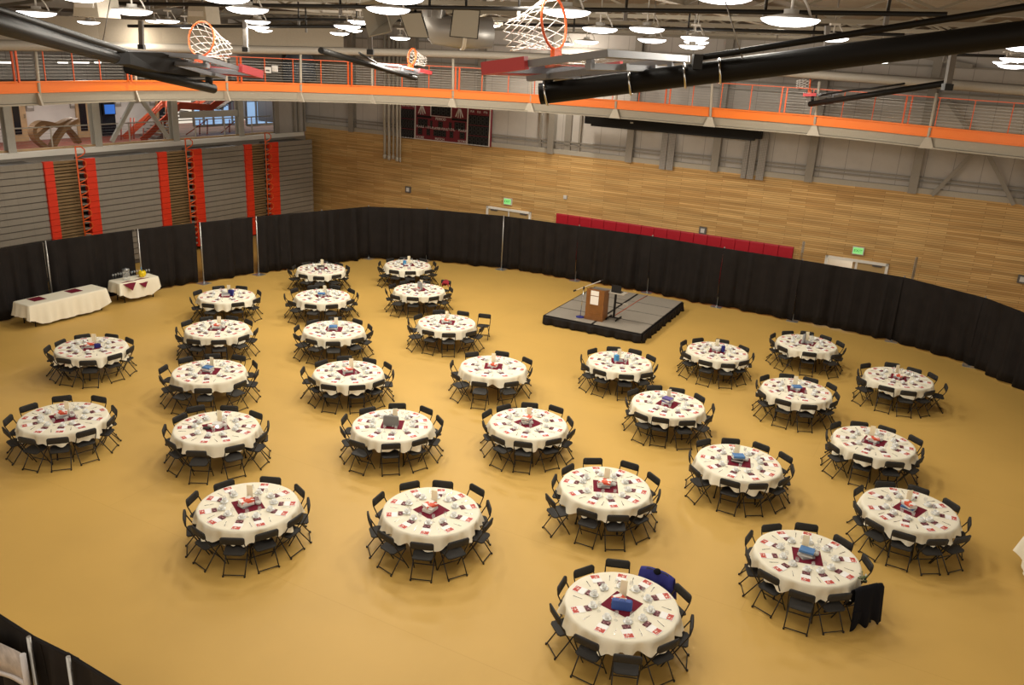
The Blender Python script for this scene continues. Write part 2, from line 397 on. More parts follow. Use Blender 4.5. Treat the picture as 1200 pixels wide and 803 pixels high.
for q0, q1 in ((232, 246), (266, 280)):
    a = hit(q0, 140, 'x', -4.3).y; b = hit(q1, 140, 'x', -4.3).y; m.box((-4.14, (a + b) / 2, 6.2), (.04, b - a, 1.5))
struct('wall_brick', m, 'brick_far')
# corridor guard rail
rl = thing('guard_rail', 'grey wire guard rail along the upper corridor edge', 'railing', hall((-.42, -16, 4.45)), RA)
m = MB(); m.tube([(0, -16, 1.05), (0, 14, 1.05)], .025); m.build('top_rail', 'grey_light', rl)
for i in range(17):
    MB().box((0, -15.3 + 1.75 * i, .52), (.03, .05, 1.05)).build('post', 'grey_light', rl)
m = MB()
for i in range(8): m.box((0, -1, .15 + .11 * i), (.008, 30, .008))
tag(m.build('wire', 'cable', rl), kind='stuff')
# bent wood sculpture
sc = thing('wood_sculpture', 'looping bent wood sculpture standing in the upper corridor', 'sculpture', hall(hit(65, 168, 'x', -1.6)), RA)
def px_curve(pts, x0, o):
    out = []
    for px, py in pts: out.append(hit(px, py, 'x', x0) - o)
    sm = []
    for i in range(len(out) - 1):
        p0 = out[max(i - 1, 0)]; p1 = out[i]; p2 = out[i + 1]; p3 = out[min(i + 2, len(out) - 1)]
        for t in (0, .25, .5, .75):
            sm.append(.5 * ((2 * p1) + (p2 - p0) * t + (2 * p0 - 5 * p1 + 4 * p2 - p3) * t * t + (3 * p1 - p0 - 3 * p2 + p3) * t ** 3))
    sm.append(out[-1]); return sm
so = hit(65, 168, 'x', -1.6)
for pts, xo in (([(52, 172), (42, 164), (38, 156), (39, 149), (47, 144), (58, 145), (66, 147), (78, 142), (86, 140)], 0), ([(56, 172), (61, 162), (68, 152), (76, 145), (85, 140)], .25), ([(44, 162), (52, 154), (61, 148), (72, 147), (82, 151), (90, 159), (96, 168)], -.25)):
    c_ = px_curve(pts, -1.6, so); m = MB()
    for i in range(len(c_) - 1): m.beam(c_[i] + Vector((xo, 0, 0)), c_[i + 1] + Vector((xo, 0, 0)), .34, .16)
    m.build('bent_band', 'bent_wood', sc)
# orange stair in the corridor
st = thing('staircase', 'orange steel staircase rising behind the corridor rail', 'staircase', hall(hit(200, 160, 'x', -2.5)), RA)
so = hit(200, 160, 'x', -2.5)
def hp(px, py, x0): return hit(px, py, 'x', x0) - so
for xo in (-2.4, -3.6):
    dx = Vector((xo + 2.4, 0, 0))
    m = MB(); m.beam(hp(166, 165, -2.4) + dx, hp(212, 123, -2.4) + dx, .05, .28); m.beam(hp(210, 124, -2.4) + dx, hp(247, 126, -2.4) + dx, .05, .3); m.beam(hp(246, 127, -2.4) + dx, hp(272, 108, -2.4) + dx, .05, .3)
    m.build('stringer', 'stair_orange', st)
for s0, s1 in (((168, 167), (212, 126)), ((248, 127), (272, 110))):
    p = hp(*s0, -3); q = hp(*s1, -3); m = MB()
    for i in range(12): c_ = p.lerp(q, i / 11); m.box((c_.x, c_.y, c_.z), (1.2, .24, .05))
    m.build('tread_flight', 'grey_dark', st)
m = MB(); p = hp(212, 124, -3); q = hp(246, 126, -3); m.box(((p.x + q.x) / 2, (p.y + q.y) / 2, p.z), (1.2, abs(q.y - p.y), .06)); m.build('landing', 'grey_dark', st)
m = MB()
for (a, b) in (((168, 143), (190, 118)), ((168, 147), (190, 122)), ((168, 150), (168, 166)), ((182, 130), (182, 152)), ((195, 118), (195, 140)), ((233, 116), (233, 126))): m.tube([hp(*a, -2.4), hp(*b, -2.4)], .025, 6)
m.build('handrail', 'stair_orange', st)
m = MB()
for px in (142, 153, 157, 269, 276, 234, 243): m.tube([hp(px, 164 if px < 200 else 158, -3.3), hp(px, 138 if px < 200 else 140, -3.3)], .03, 6)
m.tube([hp(218, 158, -3.3), hp(243, 140, -3.3)], .025, 6); m.tube([hp(258, 157, -3.3), hp(276, 141, -3.3)], .025, 6)
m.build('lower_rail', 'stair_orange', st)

# doors in the wood wall
def double_door(k, a, b, open_left):
    o = thing('door_%d' % k, None, None, hall(((a + b) / 2, 0, 0)), RA); o['kind'] = 'structure'
    wd = b - a; m = MB(); m.box((-wd / 2 + .05, -.02, 1.1), (.1, .14, 2.2)); m.box((wd / 2 - .05, -.02, 1.1), (.1, .14, 2.2)); m.box((0, -.02, 2.15), (wd, .14, .1)); m.box((0, .02, 1.05), (.06, .08, 2.1)); m.build('door_frame', 'ledge_white', o)
    for s in (-1, 1):
        if s < 0 and open_left: continue
        lf = MB().box((s * (wd / 4 - .02), .0, 1.05), (wd / 2 - .14, .05, 2.1)).build('door_leaf', 'tan_door', o)
        MB().box((s * (wd / 2 - .4), -.05, 2.05), (.35, .05, .05)).build('door_closer', 'grey_dark', lf)
        MB().box((s * .35, -.05, 1.0), (.5, .05, .06)).build('push_bar', 'steel_plate', lf)
    if open_left:
        lf = MB().box((-.12, .62, 1.05), (.05, 1.0, 2.1)).build('door_leaf', 'tan_door', o)
        m = MB(); m.box((0, 2.4, 1.3), (wd + 2, .1, 2.6)); m.box((-wd / 2 - .9, 1.2, 1.3), (.1, 2.4, 2.6)); m.box((wd / 2 + .9, 1.2, 1.3), (.1, 2.4, 2.6)); m.box((0, 1.3, 2.65), (wd + 2, 2.4, .1)); m.build('vestibule', 'ledge_white', o)
        MB().box((-.4, 1.3, 2.56), (.5, .5, .06)).build('ceiling_lamp', 'tube_light', o)
        ld = bpy.data.lights.new('vestibule_lamp', 'POINT'); ld.shadow_soft_size = .2; ld.energy = 28; ld.color = (1, .95, .85)
        lo = bpy.data.objects.new('vestibule_lamp', ld); COL.objects.link(lo); lo.parent = o; lo.location = (-.4, 1.3, 2.3)
    else:
        MB().box((0, .24, 1.1), (wd, .06, 2.2)).build('backing', 'grey_dark', o)
double_door(1, d1a, d1b, False); double_door(2, d2a, d2b, True)

# roof
def zc(x, y):
    cl = lambda t: max(0.0, min(1.0, t))
    return 9.8 + .25 * cl(x / 14) - .6 * cl(-y / 10) * cl(1 - x / 8)
m = MB(); vs = []; xs = [-6, 0, 2, 4, 6, 8, 11, 14, 20, 30, 46]; ys = [2, 0, -2.5, -5, -7.5, -10, -16, -24, -34]
for x in xs:
    for y in ys: vs.append((x, y, zc(x, y) + .55))
fs = [(i * len(ys) + j, (i + 1) * len(ys) + j, (i + 1) * len(ys) + j + 1, i * len(ys) + j + 1) for i in range(len(xs) - 1) for j in range(len(ys) - 1)]
m.add(vs, fs); m.add([(x, y, z + .15) for x, y, z in vs], [f[::-1] for f in fs])
ceil = struct('ceiling', m, 'roof_deck')
for y in (-1.2, -4.2, -7.5, -11, -14.5, -18, -22, -26):
    m = MB(); x0 = 0.2; step = 1.1; k = 0
    m.beam((x0, y, zc(x0, y) + .05), (8, y, zc(8, y) + .05), .1, .09); m.beam((8, y, zc(8, y) + .05), (44, y, 10.1), .1, .09)
    while x0 + step * k < 42:
        xa = x0 + step * k; xb = xa + step; za = zc(xa, y); zb = zc(xb, y)
        m.beam((xa, y, za + (.05 if k % 2 else .5)), (xb, y, zb + (.5 if k % 2 else .05)), .05, .05); k += 1
    m.build('roof_truss', 'truss_grey', ceil)
for x in (3.1, 10.6, 18.0, 25.4, 32.9):
    m = MB(); m.beam((x, 0, zc(x, 0) + .2), (x, -34, zc(x, -34) + .2), .2, .32); m.build('roof_girder', 'grey_paint', ceil)
# upper storey behind the left track
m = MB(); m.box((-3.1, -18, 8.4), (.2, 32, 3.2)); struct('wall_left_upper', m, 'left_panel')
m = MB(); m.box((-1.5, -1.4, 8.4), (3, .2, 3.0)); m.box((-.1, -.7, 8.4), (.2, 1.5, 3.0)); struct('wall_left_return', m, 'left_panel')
a = hit(282, 84, 'x', -2.98).y; b = hit(306, 84, 'x', -2.98).y
o = MB().box((0, 0, 0), (.04, b - a, 1.0)).build('window_3', 'daylight', None, hall((-2.96, (a + b) / 2, 7.75)), RA); o['kind'] = 'structure'
MB().box((.04, 0, 0), (.05, .06, 1.0)).build('window_frame', 'grey_paint', o)
for k, (p0, p1, py) in enumerate(((62, 120, 30), (228, 276, 38))):
    a = hit(p0, py, 'x', -2.98); b = hit(p1, py, 'x', -2.98)
    o = MB().box((0, 0, 0), (.04, b.y - a.y, .14)).build('window_%d' % (4 + k), 'daylight', None, hall((-2.96, (a.y + b.y) / 2, (a.z + b.z) / 2)), RA); o['kind'] = 'structure'
for k, (p0, p1) in enumerate(((0, 15), (68, 79), (85, 104), (111, 118))):
    a = hit(p0, 73, 'x', -2.2); b = hit(p1, 73, 'x', -2.2)
    t = thing('strip_light', ['lit strip light at the left edge beyond the running track', 'short lit strip light left of the long one beyond the track', 'longest lit strip light beyond the left running track', 'smallest lit strip light beyond the track, right of the others'][k], 'lamp', hall((-2.2, (a.y + b.y) / 2, (a.z + b.z) / 2)), RA, 'strip lights beyond the track')
    MB().box((0, 0, .05), (.16, b.y - a.y + .1, .06)).build('housing', 'grey_light', t)
    MB().tube([(0, (a.y - b.y) / 2, 0), (0, (b.y - a.y) / 2, 0)], .045).build('tube', 'tube_light', t)
    MB().tube([(0, 0, .05), (0, 0, 1.2)], .01, 6).build('hanger', 'cable', t)

# ------------------------------------------------------------ bleachers
for k, y in enumerate((-3, -7, -11, -15, -19)):
    t = thing('ceiling_light', 'corridor ceiling light, %s from the right, above the balcony' % ORD[k], 'lamp', hall((-2.6, y, 6.86)), RA, 'corridor ceiling lights')
    MB().box((0, 0, 0), (.3, 1.5, .08)).build('housing', 'grey_light', t); MB().box((0, 0, -.05), (.24, 1.4, .03)).build('diffuser', 'tube_light', t)
    ld = bpy.data.lights.new('corridor_lamp', 'AREA'); ld.shape = 'RECTANGLE'; ld.size = .24; ld.size_y = 1.4; ld.energy = 60; ld.color = (1, .95, .88)
    lo = bpy.data.objects.new('corridor_lamp', ld); COL.objects.link(lo); lo.parent = t; lo.location = (0, 0, -.08)
bl = thing('bleachers', 'folded grey bleachers with red-orange aisle edges against the left wall', 'bleachers', hall((0, -16, 0)), RA)
PIT = .237; NR = 18
def bank(a, b):
    m = MB()
    for i in range(NR):
        z = 4.45 - PIT * i
        M = Matrix.Translation((1.2, (a + b) / 2 + 16, z - PIT / 2)) @ Matrix.Rotation(math.radians(-5), 4, 'Y')
        m.box((0, 0, 0), (.06, b - a, PIT - .03), M)
    m.box((.6, (a + b) / 2 + 16, 2.2), (1.1, b - a - .02, 4.36), None, 1)
    return m
for a, b in ((-31, -15.38), (-13.29, -10.36), (-8.07, -5.52), (-3.35, -.85)):
    bank(a, b).build('seat_bank', ['bleacher_board', 'grey_dark'], bl)
for a, b in ((-15.38, -15.02), (-13.73, -13.29), (-10.36, -9.93), (-8.59, -8.07), (-5.52, -5.09), (-3.98, -3.35)):
    m = MB()
    for i in range(NR):
        z = 4.47 - PIT * i; m.box((1.24, (a + b) / 2 + 16, z - PIT / 2), (.14, b - a, PIT - .012))
    m.build('end_panel', 'red_orange', bl)
for a, b in ((-15.02, -13.73), (-9.93, -8.59), (-5.09, -3.98)):
    m = MB(); w_ = b - a
    m.box((.85, (a + b) / 2 + 16, 2.2), (.1, w_, 4.3), None, 1)
    for i in range(NR * 2):
        z = 4.42 - PIT / 2 * i; m.box((1.06, (a + b) / 2 + 16 - w_ * .08, z - .04), (.17 if i % 2 else .22, w_ * .84, .07 if i % 2 else .09))
    for i in range(NR): m.box((1.12, b + 16 - w_ * .1, 4.4 - PIT * i), (.3, w_ * .2, .05), None, 2)
    m.build('aisle_steps', ['aisle_wood', 'panel_black', 'grey_paint'], bl)
    m = MB(); yr = b + 16 - w_ * .32
    m.tube([(1.42, yr, 4.95), (1.42, yr, .6)], .03, 6)
    for i in range(9):
        z = 4.95 - .47 * i
        m.tube([(1.42, yr, z), (1.44, yr + .22, z - .02), (1.46, yr + .34, z - .12), (1.46, yr + .34, z - .24), (1.44, yr + .24, z - .33), (1.42, yr, z - .42)], .024, 6)
    m.build('handrail', 'orange_rail', bl)

# ------------------------------------------------------------ running track
TP = [(0, 110), (75, 108), (150, 106), (225, 106), (300, 106.5), (352, 108), (435, 110.5), (500, 113.5), (560, 116.7), (620, 120.3), (680, 124.5), (740, 129), (833, 136.9), (940, 145.5), (1000, 151), (1083, 160), (1140, 166), (1200, 172)]
def trk(px):
    for i in range(len(TP) - 1):
        if px <= TP[i + 1][0]: break
    t = (px - TP[i][0]) / (TP[i + 1][0] - TP[i][0]); py = TP[i][1] + (TP[i + 1][1] - TP[i][1]) * t
    return to_hall(atz(px, py, 7.25))
path = [to_hall(atz(px, py, 7.25)) for px, py in TP]
path = [path[0] + (path[0] - path[2]).normalized() * 9] + path + [path[-1] + (path[-1] - path[-3]).normalized() * 9]
for _ in range(2):
    q = [path[0]]
    for i in range(len(path) - 1): q += [path[i] * .75 + path[i + 1] * .25, path[i] * .25 + path[i + 1] * .75]
    path = q + [path[-1]]
def sweep(pts, o0, o1, z0, z1, m=None, mi=0):
    m = m or MB(); vs = []; k = len(pts)
    for i, p in enumerate(pts):
        d = (pts[min(i + 1, k - 1)] - pts[max(i - 1, 0)]); d.z = 0; d.normalize(); nn = Vector((-d.y, d.x, 0))
        for o, z in ((o0, z0), (o1, z0), (o1, z1), (o0, z1)): vs.append((p.x + nn.x * o, p.y + nn.y * o, z))
    fs = []
    for i in range(k - 1):
        for j in range(4): fs.append((i * 4 + j, (i + 1) * 4 + j, (i + 1) * 4 + (j + 1) % 4, i * 4 + (j + 1) % 4))
    fs += [(0, 1, 2, 3), ((k - 1) * 4 + 3, (k - 1) * 4 + 2, (k - 1) * 4 + 1, (k - 1) * 4)]
    return m.add(vs, fs, mi)
tr = thing('running_track', 'raised running track with orange edge curving round the hall', 'running track', RC, RA)
sweep(path, .12, 2.7, 7.05, 7.28).build('slab', 'grey_dark', tr)
m = sweep(path, 0, .06, 7.27, 7.56); sweep(path, -.06, .14, 7.54, 7.58, m); sweep(path, -.04, .1, 7.25, 7.28, m); m.build('edge_beam', 'orange', tr)
m = sweep(path, .02, .1, 6.96, 7.25); sweep(path, -.04, .2, 6.9, 6.95, m); m.build('support_beam', 'beam_grey', tr)
m = sweep(path, -.005, .02, 8.43, 8.455); m.build('top_rail', 'orange_rail', tr)
m = MB()
for i in range(8): sweep(path, .005, .013, 7.65 + .092 * i, 7.66 + .092 * i, m)
tag(m.build('wire', 'cable', tr), kind='stuff')
acc = 0; last = path[0]; cnt = 0
posts = []
for i in range(1, len(path)):
    seg = (path[i] - path[i - 1]).length; pos = 0
    while acc + seg - pos >= 1.06:
        pos += 1.06 - acc; acc = 0; posts.append(path[i - 1].lerp(path[i], pos / seg))
    acc += seg - pos
for i, p in enumerate(posts[:66]):
    m = MB(); m.box((p.x, p.y, 7.99), (.05 if i % 4 == 0 else .028, .05 if i % 4 == 0 else .028, .88))
    if i % 4 == 0: m.box((p.x + .16, p.y + .02, 7.99), (.05, .05, .88))
    m.build('rail_post', 'orange_rail', tr)
BEAM = [(0, 53), (150, 55.5), (300, 58.5), (435, 60.5), (600, 65.5), (740, 71.5), (833, 78), (955, 87.5), (1083, 96.5), (1200, 106)]
def beam_pt(px, py):
    t = trk(px); wld = hall(t); return to_hall(P(px, py, wld.y))
bp = [beam_pt(*q) for q in BEAM]; bp = [bp[0] + (bp[0] - bp[1]).normalized() * 8] + bp + [bp[-1] + (bp[-1] - bp[-2]).normalized() * 8]
for k in range(1):
    q = [bp[0]]
    for i in range(len(bp) - 1): q += [bp[i] * .75 + bp[i + 1] * .25, bp[i] * .25 + bp[i + 1] * .75]
    bp = q + [bp[-1]]
fa_ = [p for p in bp if p.x < hit(640, 60, 'y', 0).x - 3.2]; m = MB()
for p, q in zip(fa_[:-1], fa_[1:]):
    m.add([(p.x, p.y, p.z), (q.x, q.y, q.z), (q.x, q.y, q.z + .85), (p.x, p.y, p.z + .85), (p.x - .05, p.y + .05, p.z), (q.x - .05, q.y + .05, q.z), (q.x - .05, q.y + .05, q.z + .85), (p.x - .05, p.y + .05, p.z + .85)], [(0, 1, 2, 3), (7, 6, 5, 4), (3, 2, 6, 7), (1, 0, 4, 5)])
struct('wall_fascia', m, 'fascia_grey')
m = MB(); m.tube(bp, .15, 8); b_ = struct('trim_%d' % n, m, 'grey_paint'); n += 1
for (px, pt, ptx) in ((46, 56, 41), (160, 56, 156), (266, 58, 264), (352.5, 60, 352), (436, 61, 436), (531, 64, 531), (622, 68, 623), (722, 72, 724), (833, 79, 836), (955, 92, 961), (1088, 105, 1099)):
    t = trk(px); wd = hall(t).y; top = to_hall(P(ptx, pt, wd)); bot = Vector((t.x, t.y, 7.0))
    m = MB(); m.tube([top + Vector((0, 0, -.1)), bot], .05, 6)
    m.prism([(-.22, -.12), (.22, -.12), (.08, .22), (-.08, .22)], -.03, .03, M=Matrix(((1, 0, 0, bot.x), (0, 0, 1, bot.y - .07), (0, 1, 0, bot.z + .02), (0, 0, 0, 1))))
    m.build('hanger_rod', 'grey_light', tr)
for k, (px, py) in enumerate(((314, 82), (322, 80.5))):
    t = trk(px); wd = hall(t).y - .12
    s_ = thing('rail_sign', ['left one of two small white notices on the track rail', 'right one of two small white notices on the track rail'][k], 'sign', P(px, py, wd), RA + .1)
    MB().box((0, 0, 0), (.26, .02, .22)).build('plate', 'paper', s_)
    if k == 0: MB().box((0, -.015, -.02), (.16, .01, .05)).build('print', 'grey_dark', s_)

# ------------------------------------------------------------ things on the back wall
def onwall(px, py, off=0): return hit(px, py, 'y', off)
a = onwall(472, 120); b = onwall(576, 171); SX = (a.x + b.x) / 2; SW = b.x - a.x; SH = 1.66; SZ = 5.78
sb = thing('scoreboard', 'maroon scoreboard with dark digit panels high on the wood wall', 'scoreboard', hall((SX, -.12, SZ)), RA)
MB().box((0, 0, 0), (SW, .2, SH)).build('cabinet', 'board_red', sb)
m = MB(); u = SW / 1000.0
for x in (-500, -322, 262, 498): m.box((x * u, -.11, 0), (.05, .03, SH))
m.box((0, -.11, -SH / 2 + .02), (SW, .03, .04))
for x in (-145, 82): m.box((x * u, -.11, .56), (.03, .03, .5))
m.box((-31 * u, -.11, .32), (227 * u, .03, .03)); m.box((0, -.11, SH / 2 - .01), (SW, .03, .03))
m.build('white_frame', 'white_wall', sb)
def led(x0, x1, z0, z1, digits=0):
    m = MB(); m.box(((x0 + x1) / 2 * u, -.108, (z0 + z1) / 2), ((x1 - x0) * u, .02, z1 - z0))
    for i in range(digits):
        c_ = (x0 + (x1 - x0) * (i + .5) / digits) * u; w_ = (x1 - x0) * u / digits * .32; h_ = (z1 - z0) * .38; zc_ = (z0 + z1) / 2
        for dz in (-h_, 0, h_): m.box((c_, -.12, zc_ + dz), (w_ * 1.7, .01, .03), None, 1)
        for dx in (-w_, w_):
            for dz in (-h_ / 2, h_ / 2): m.box((c_ + dx, -.12, zc_ + dz), (.03, .01, h_ * .8), None, 1)
    m.build('digit_panel', ['panel_black', 'led_dark'], sb)
for r in range(3):
    for c0, c1 in ((-490, -332), (272, 488)): led(c0, c1, .56 - .47 * (r + 1), .56 - .47 * r - .03, 5)
led(-140, 78, .36, .78, 4); led(-300, -140, .2, .3); led(92, 252, .2, .3)
led(-290, -180, -.22, .14, 3); led(-150, -125, -.22, .1, 1); led(-60, -10, -.2, .1, 1); led(60, 90, -.22, .1, 1); led(120, 235, -.22, .14, 2)
led(-290, -240, -.6, -.3, 1); led(-190, -150, -.6, -.3, 1); led(-110, 30, -.6, -.3, 3); led(70, 110, -.6, -.3, 1); led(180, 235, -.6, -.3, 1)
TM = lambda x, z: Matrix(((1, 0, 0, x * u), (0, 0, -1, -.12), (0, 1, 0, z), (0, 0, 0, 1)))
for t_, x, z, s in (('PERIOD', -32, .2, .17), ('FOULS', -262, -.22, .15), ('T.O.L.', -168, -.22, .15), ('PLAYER FOUL', -38, -.24, .15), ('T.O.L.', 92, -.22, .15), ('FOULS', 210, -.22, .15), ('SCORE', -262, -.72, .15), ('MATCH', -38, -.72, .15), ('SCORE', 210, -.72, .15),
                    ('PLR', -455, .68, .13), ('FLS', -405, .68, .13), ('PTS', -355, .68, .13), ('PLR', 310, .68, .13), ('FLS', 380, .68, .13), ('PTS', 450, .68, .13)):
    m = MB(); text_into(m, t_, s, TM(x, z)); m.build('lettering', 'white_wall', sb)
for x in (-245, 172):
    m = MB()
    for i, (dx, ln) in enumerate(((-.17, .9), (-.06, 1), (.06, 1), (.17, .9))):
        m.beam((x * u + dx * .25, -.12, .74), (x * u + dx * 1.15, -.12, .74 - .4 * ln), .02, .045)
    m.build('team_logo', 'white_wall', sb)
def exit_sign(px, py, lab):
    q = onwall(px, py); s_ = thing('exit_sign', lab, 'exit sign', hall((q.x, -.06, q.z)), RA, None)
    MB().box((0, 0, 0), (.42, .1, .3)).build('housing', 'white_wall', s_)
    MB().box((0, -.055, 0), (.36, .01, .24)).build('green_face', 'exit_green', s_)
    m = MB(); text_into(m, 'EXIT', .15, Matrix(((1, 0, 0, 0), (0, 0, -1, -.065), (0, 1, 0, 0), (0, 0, 0, 1)))); m.build('lettering', 'sign_letter', s_)
exit_sign(596, 236, 'green lit exit sign over the tan double door left of the red pads')
exit_sign(1006, 293.5, 'green lit exit sign over the half open door at right')
for px, py, lab, s in ((479, 222, 'dark framed square device on the wood wall below the scoreboard', .3), (824, 270, 'dark framed square device just above the red wall pads', .3), (663, 231, 'small white box on the wood wall above the start of the red pads', .16), (1198, 327, 'dark framed square device at the right edge of the wood wall', .3)):
    q = onwall(px, py); o = thing('wall_device', lab, 'wall device', hall((q.x, -.05, q.z)), RA)
    MB().box((0, 0, 0), (s, .08, s)).build('housing', 'grey_dark' if s > .2 else 'white_wall', o); MB().box((0, -.045, 0), (s * .55, .02, s * .6)).build('face', 'white_wall', o)
# red wall pads
pa = onwall(653, 250); pb = onwall(931, 289); NP = 18
proto = None
for i in range(NP):
    x = pa.x + (pb.x - pa.x) * (i + .5) / NP; wd = (pb.x - pa.x) / NP
    if proto is None:
        proto = MB().prism(rrect(wd - .012, 1.98, .02, 2), -.05, .05, .012, M=Matrix(((1, 0, 0, 0), (0, 0, 1, 0), (0, 1, 0, 0), (0, 0, 0, 1)))).build('wall_pad', 'red_pad'); o = proto
    else: o = proto.copy(); COL.objects.link(o)
    o.location = hall((x, -.06, (pa.z + pb.z) / 2 - .99)); o.rotation_euler = (0, 0, RA)
    tag(o, 'red upright wall pad, %s from the left along the wood wall' % ORD[i], 'wall pad', 'red pads on the wood wall')
# black screen case, cable trays, conduits
a = hit(687, 141, 'y', -.3); b = hit(893, 157, 'y', -.3)
o = thing('projection_screen', 'long black screen case hanging under the running track', 'screen', hall(((a.x + b.x) / 2, -.3, (a.z + b.z) / 2 + .02)), RA)
MB().box((0, 0, 0), (b.x - a.x, .34, .36)).build('case', 'panel_black', o); MB().box((0, 0, -.22), (b.x - a.x - .5, .1, .1)).build('screen_bar', 'black_paint', o); MB().box((-1.6, -.18, .02), (.12, .02, .06)).build('badge', 'white_wall', o)
for k, (p0, p1, lab) in enumerate(((773, 780, 'narrow grey mesh panel, left of the pair below the screen case'), (781, 789, 'narrow grey mesh panel, right of the pair below the screen case'), (870, 876, 'grey mesh panel, leftmost of the three near the screen case end'), (877, 885, 'grey mesh panel, middle of the three near the screen case end'), (888, 897, 'grey mesh panel, rightmost of the three near the screen case end'))):
    a = hit(p0, 190, 'y', -.1).x; b = hit(p1, 190, 'y', -.1).x
    MB_ = MB().box((0, 0, 0), (b - a, .05, 2.3)); o = MB_.build('mesh_panel', 'mesh_grille', None, hall(((a + b) / 2, -.1, 5.95)), RA); tag(o, lab, 'mesh panel', 'mesh panels under the track')
for k, (px, zb, rr) in enumerate(((451, 3.95, .07), (456, 3.92, .075), (461, 3.98, .055), (465.5, 3.9, .07), (469, 3.88, .04))):
    q = hit(px, 180, 'y', -.25); o = thing('conduit', 'grey conduit, %s from left of the bundle beside the scoreboard' % ORD[k], 'conduit', hall((q.x, -.25, 0)), RA, 'conduits left of the scoreboard')
    MB().tube([(-.02, 0, 9.6), (-.02, 0, 5.6), (0, 0, 5.1), (0, 0, zb)], rr, 8).build('pipe', 'grey_light', o)
    MB().lathe([(rr * 1.15, -.12), (rr * 1.35, -.02), (rr * 1.35, .06), (rr, .1)], 10, (0, 0, zb)).build('end_fitting', 'grey_light', o)
for px in (632, 664, 678):
    q = hit(px, 170, 'y', 0); m = MB(); m.box((q.x, .08, 6.2), (.1 if px != 664 else .3, .1, 2.6)); struct('trim_%d' % n, m, 'grey_paint'); n += 1

# ------------------------------------------------------------ pipe and drape
DP = [(-110, 310), (49, 283), (158, 269), (231.5, 261), (298, 254), (377, 247), (432, 242), (500.5, 245), (590, 253), (679, 265), (765, 277), (849, 291), (940.5, 305), (1060, 325), (1155, 349), (1245, 383)]
DH = 2.36
DX = [Vector(atz(px, py, DH)).xy for px, py in DP]
d_ = (DX[-1] - DX[-2]).normalized(); DX += [DX[-1] + Vector((-.1, -2.95)), DX[-1] + Vector((-.9, -5.8))]
FRONT = {1, 2, 3, 4, 8}                                  # poles standing in front of the cloth
GAP = {2: .12, 3: .13, 4: .1}
pole0 = None
def make_pole():
    o = thing('drape_pole', None, None)
    MB().tube([(0, 0, 0), (0, 0, DH + .05)], .024, 8).build('upright', 'aluminium', o)
    m = MB().prism(rrect(.42, .42, .03, 2), 0, .012); m.lathe([(.045, .012), (.04, .06), (.026, .07)], 10); m.build('base_plate', 'steel_plate', o)
    return o
def drape(a, b, idx, label, h=DH, group='black drape panels round the tables', bulge=(1, 1), ga=0.0, gb=0.0):
    d = (b - a); L = d.length; d = d / L; nn = Vector((d.y, -d.x))      # towards the tables
    if nn.dot(-((a + b) / 2) + Vector((1.5, 20))) < 0: nn = -nn
    rnd = random.Random(idx * 13 + 5); N = 150; ph = [rnd.uniform(0, 6.28) for _ in range(6)]; fr = [rnd.uniform(4, 6), rnd.uniform(9, 13), rnd.uniform(18, 24), rnd.uniform(1.5, 2.5)]
    vs = []; rows = [0, .02, .12, .35, .6, .85, 1.0]
    for r in rows:
        for i in range(N + 1):
            t = i / N; s_ = ga + t * (L - ga - gb)
            env = .45 + .55 * math.sin(fr[3] * t * 3 + ph[3]) ** 2
            dd = .02 + r ** .5 * env * (.06 * math.sin(fr[0] * s_ + ph[0]) + .085 * math.sin(fr[1] * s_ + ph[1]) + .05 * (abs(math.sin(fr[2] * .5 * s_ + ph[2])) - .5))
            dd += .1 * math.sin(PI * min(1, r * 1.06)) ** .6 * (bulge[0] * math.exp(-((s_) / .3) ** 2) + bulge[1] * math.exp(-((L - s_) / .3) ** 2)) if 0 < r < 1 else 0
            dd += (.06 * r * r) * math.sin(fr[3] * t * 2 + ph[4])
            z = h - r * (h - .035 - .03 * math.sin(fr[1] * .7 * t + ph[5]) ** 2)
            p = a + d * s_ + nn * dd; vs.append((p.x, p.y, z))
    fs = [(r * (N + 1) + i, r * (N + 1) + i + 1, (r + 1) * (N + 1) + i + 1, (r + 1) * (N + 1) + i) for r in range(len(rows) - 1) for i in range(N)]
    root = thing('drape', label, 'drape', (a.x, a.y, 0), 0, group)
    mb = MB(); mb.add([(x - a.x, y - a.y, z) for x, y, z in vs], fs, 0, True); o = mb.build('cloth', 'drape', root)
    o.modifiers.new('thick', 'SOLIDIFY').thickness = .012
    MB().tube([(d.x * .03, d.y * .03, h - .02), (d.x * (L - .03), d.y * (L - .03), h - .02)], .02, 6).build('crossbar', 'drape', root)
for i in range(len(DX) - 1):
    fa = (i in FRONT); fb = ((i + 1) in FRONT)
    drape(DX[i], DX[i + 1], i, 'black pleated drape, %s of the row from the left edge' % ORD[i], bulge=(0 if fa else 1, 0 if fb else 1), ga=.0 if not fa else .04, gb=GAP.get(i + 1, 0.0))
for i in range(1, len(DX)):
    if i == len(DX) - 1: continue
    p = DX[i]; c_ = Vector((1.5, 20)); nn = (c_ - p).normalized() * (.17 if i in FRONT else -.0)
    if pole0 is None: pole0 = make_pole(); o = pole0
    else: o = copy_tree(pole0)
    o.location = (p.x + nn.x, p.y + nn.y, 0); o.rotation_euler = (0, 0, RA)
    tag(o, 'silver upright drape pole with flat base, %s along the curtain row from left' % ORD[i - 1], 'pole', 'poles of the curtain row')

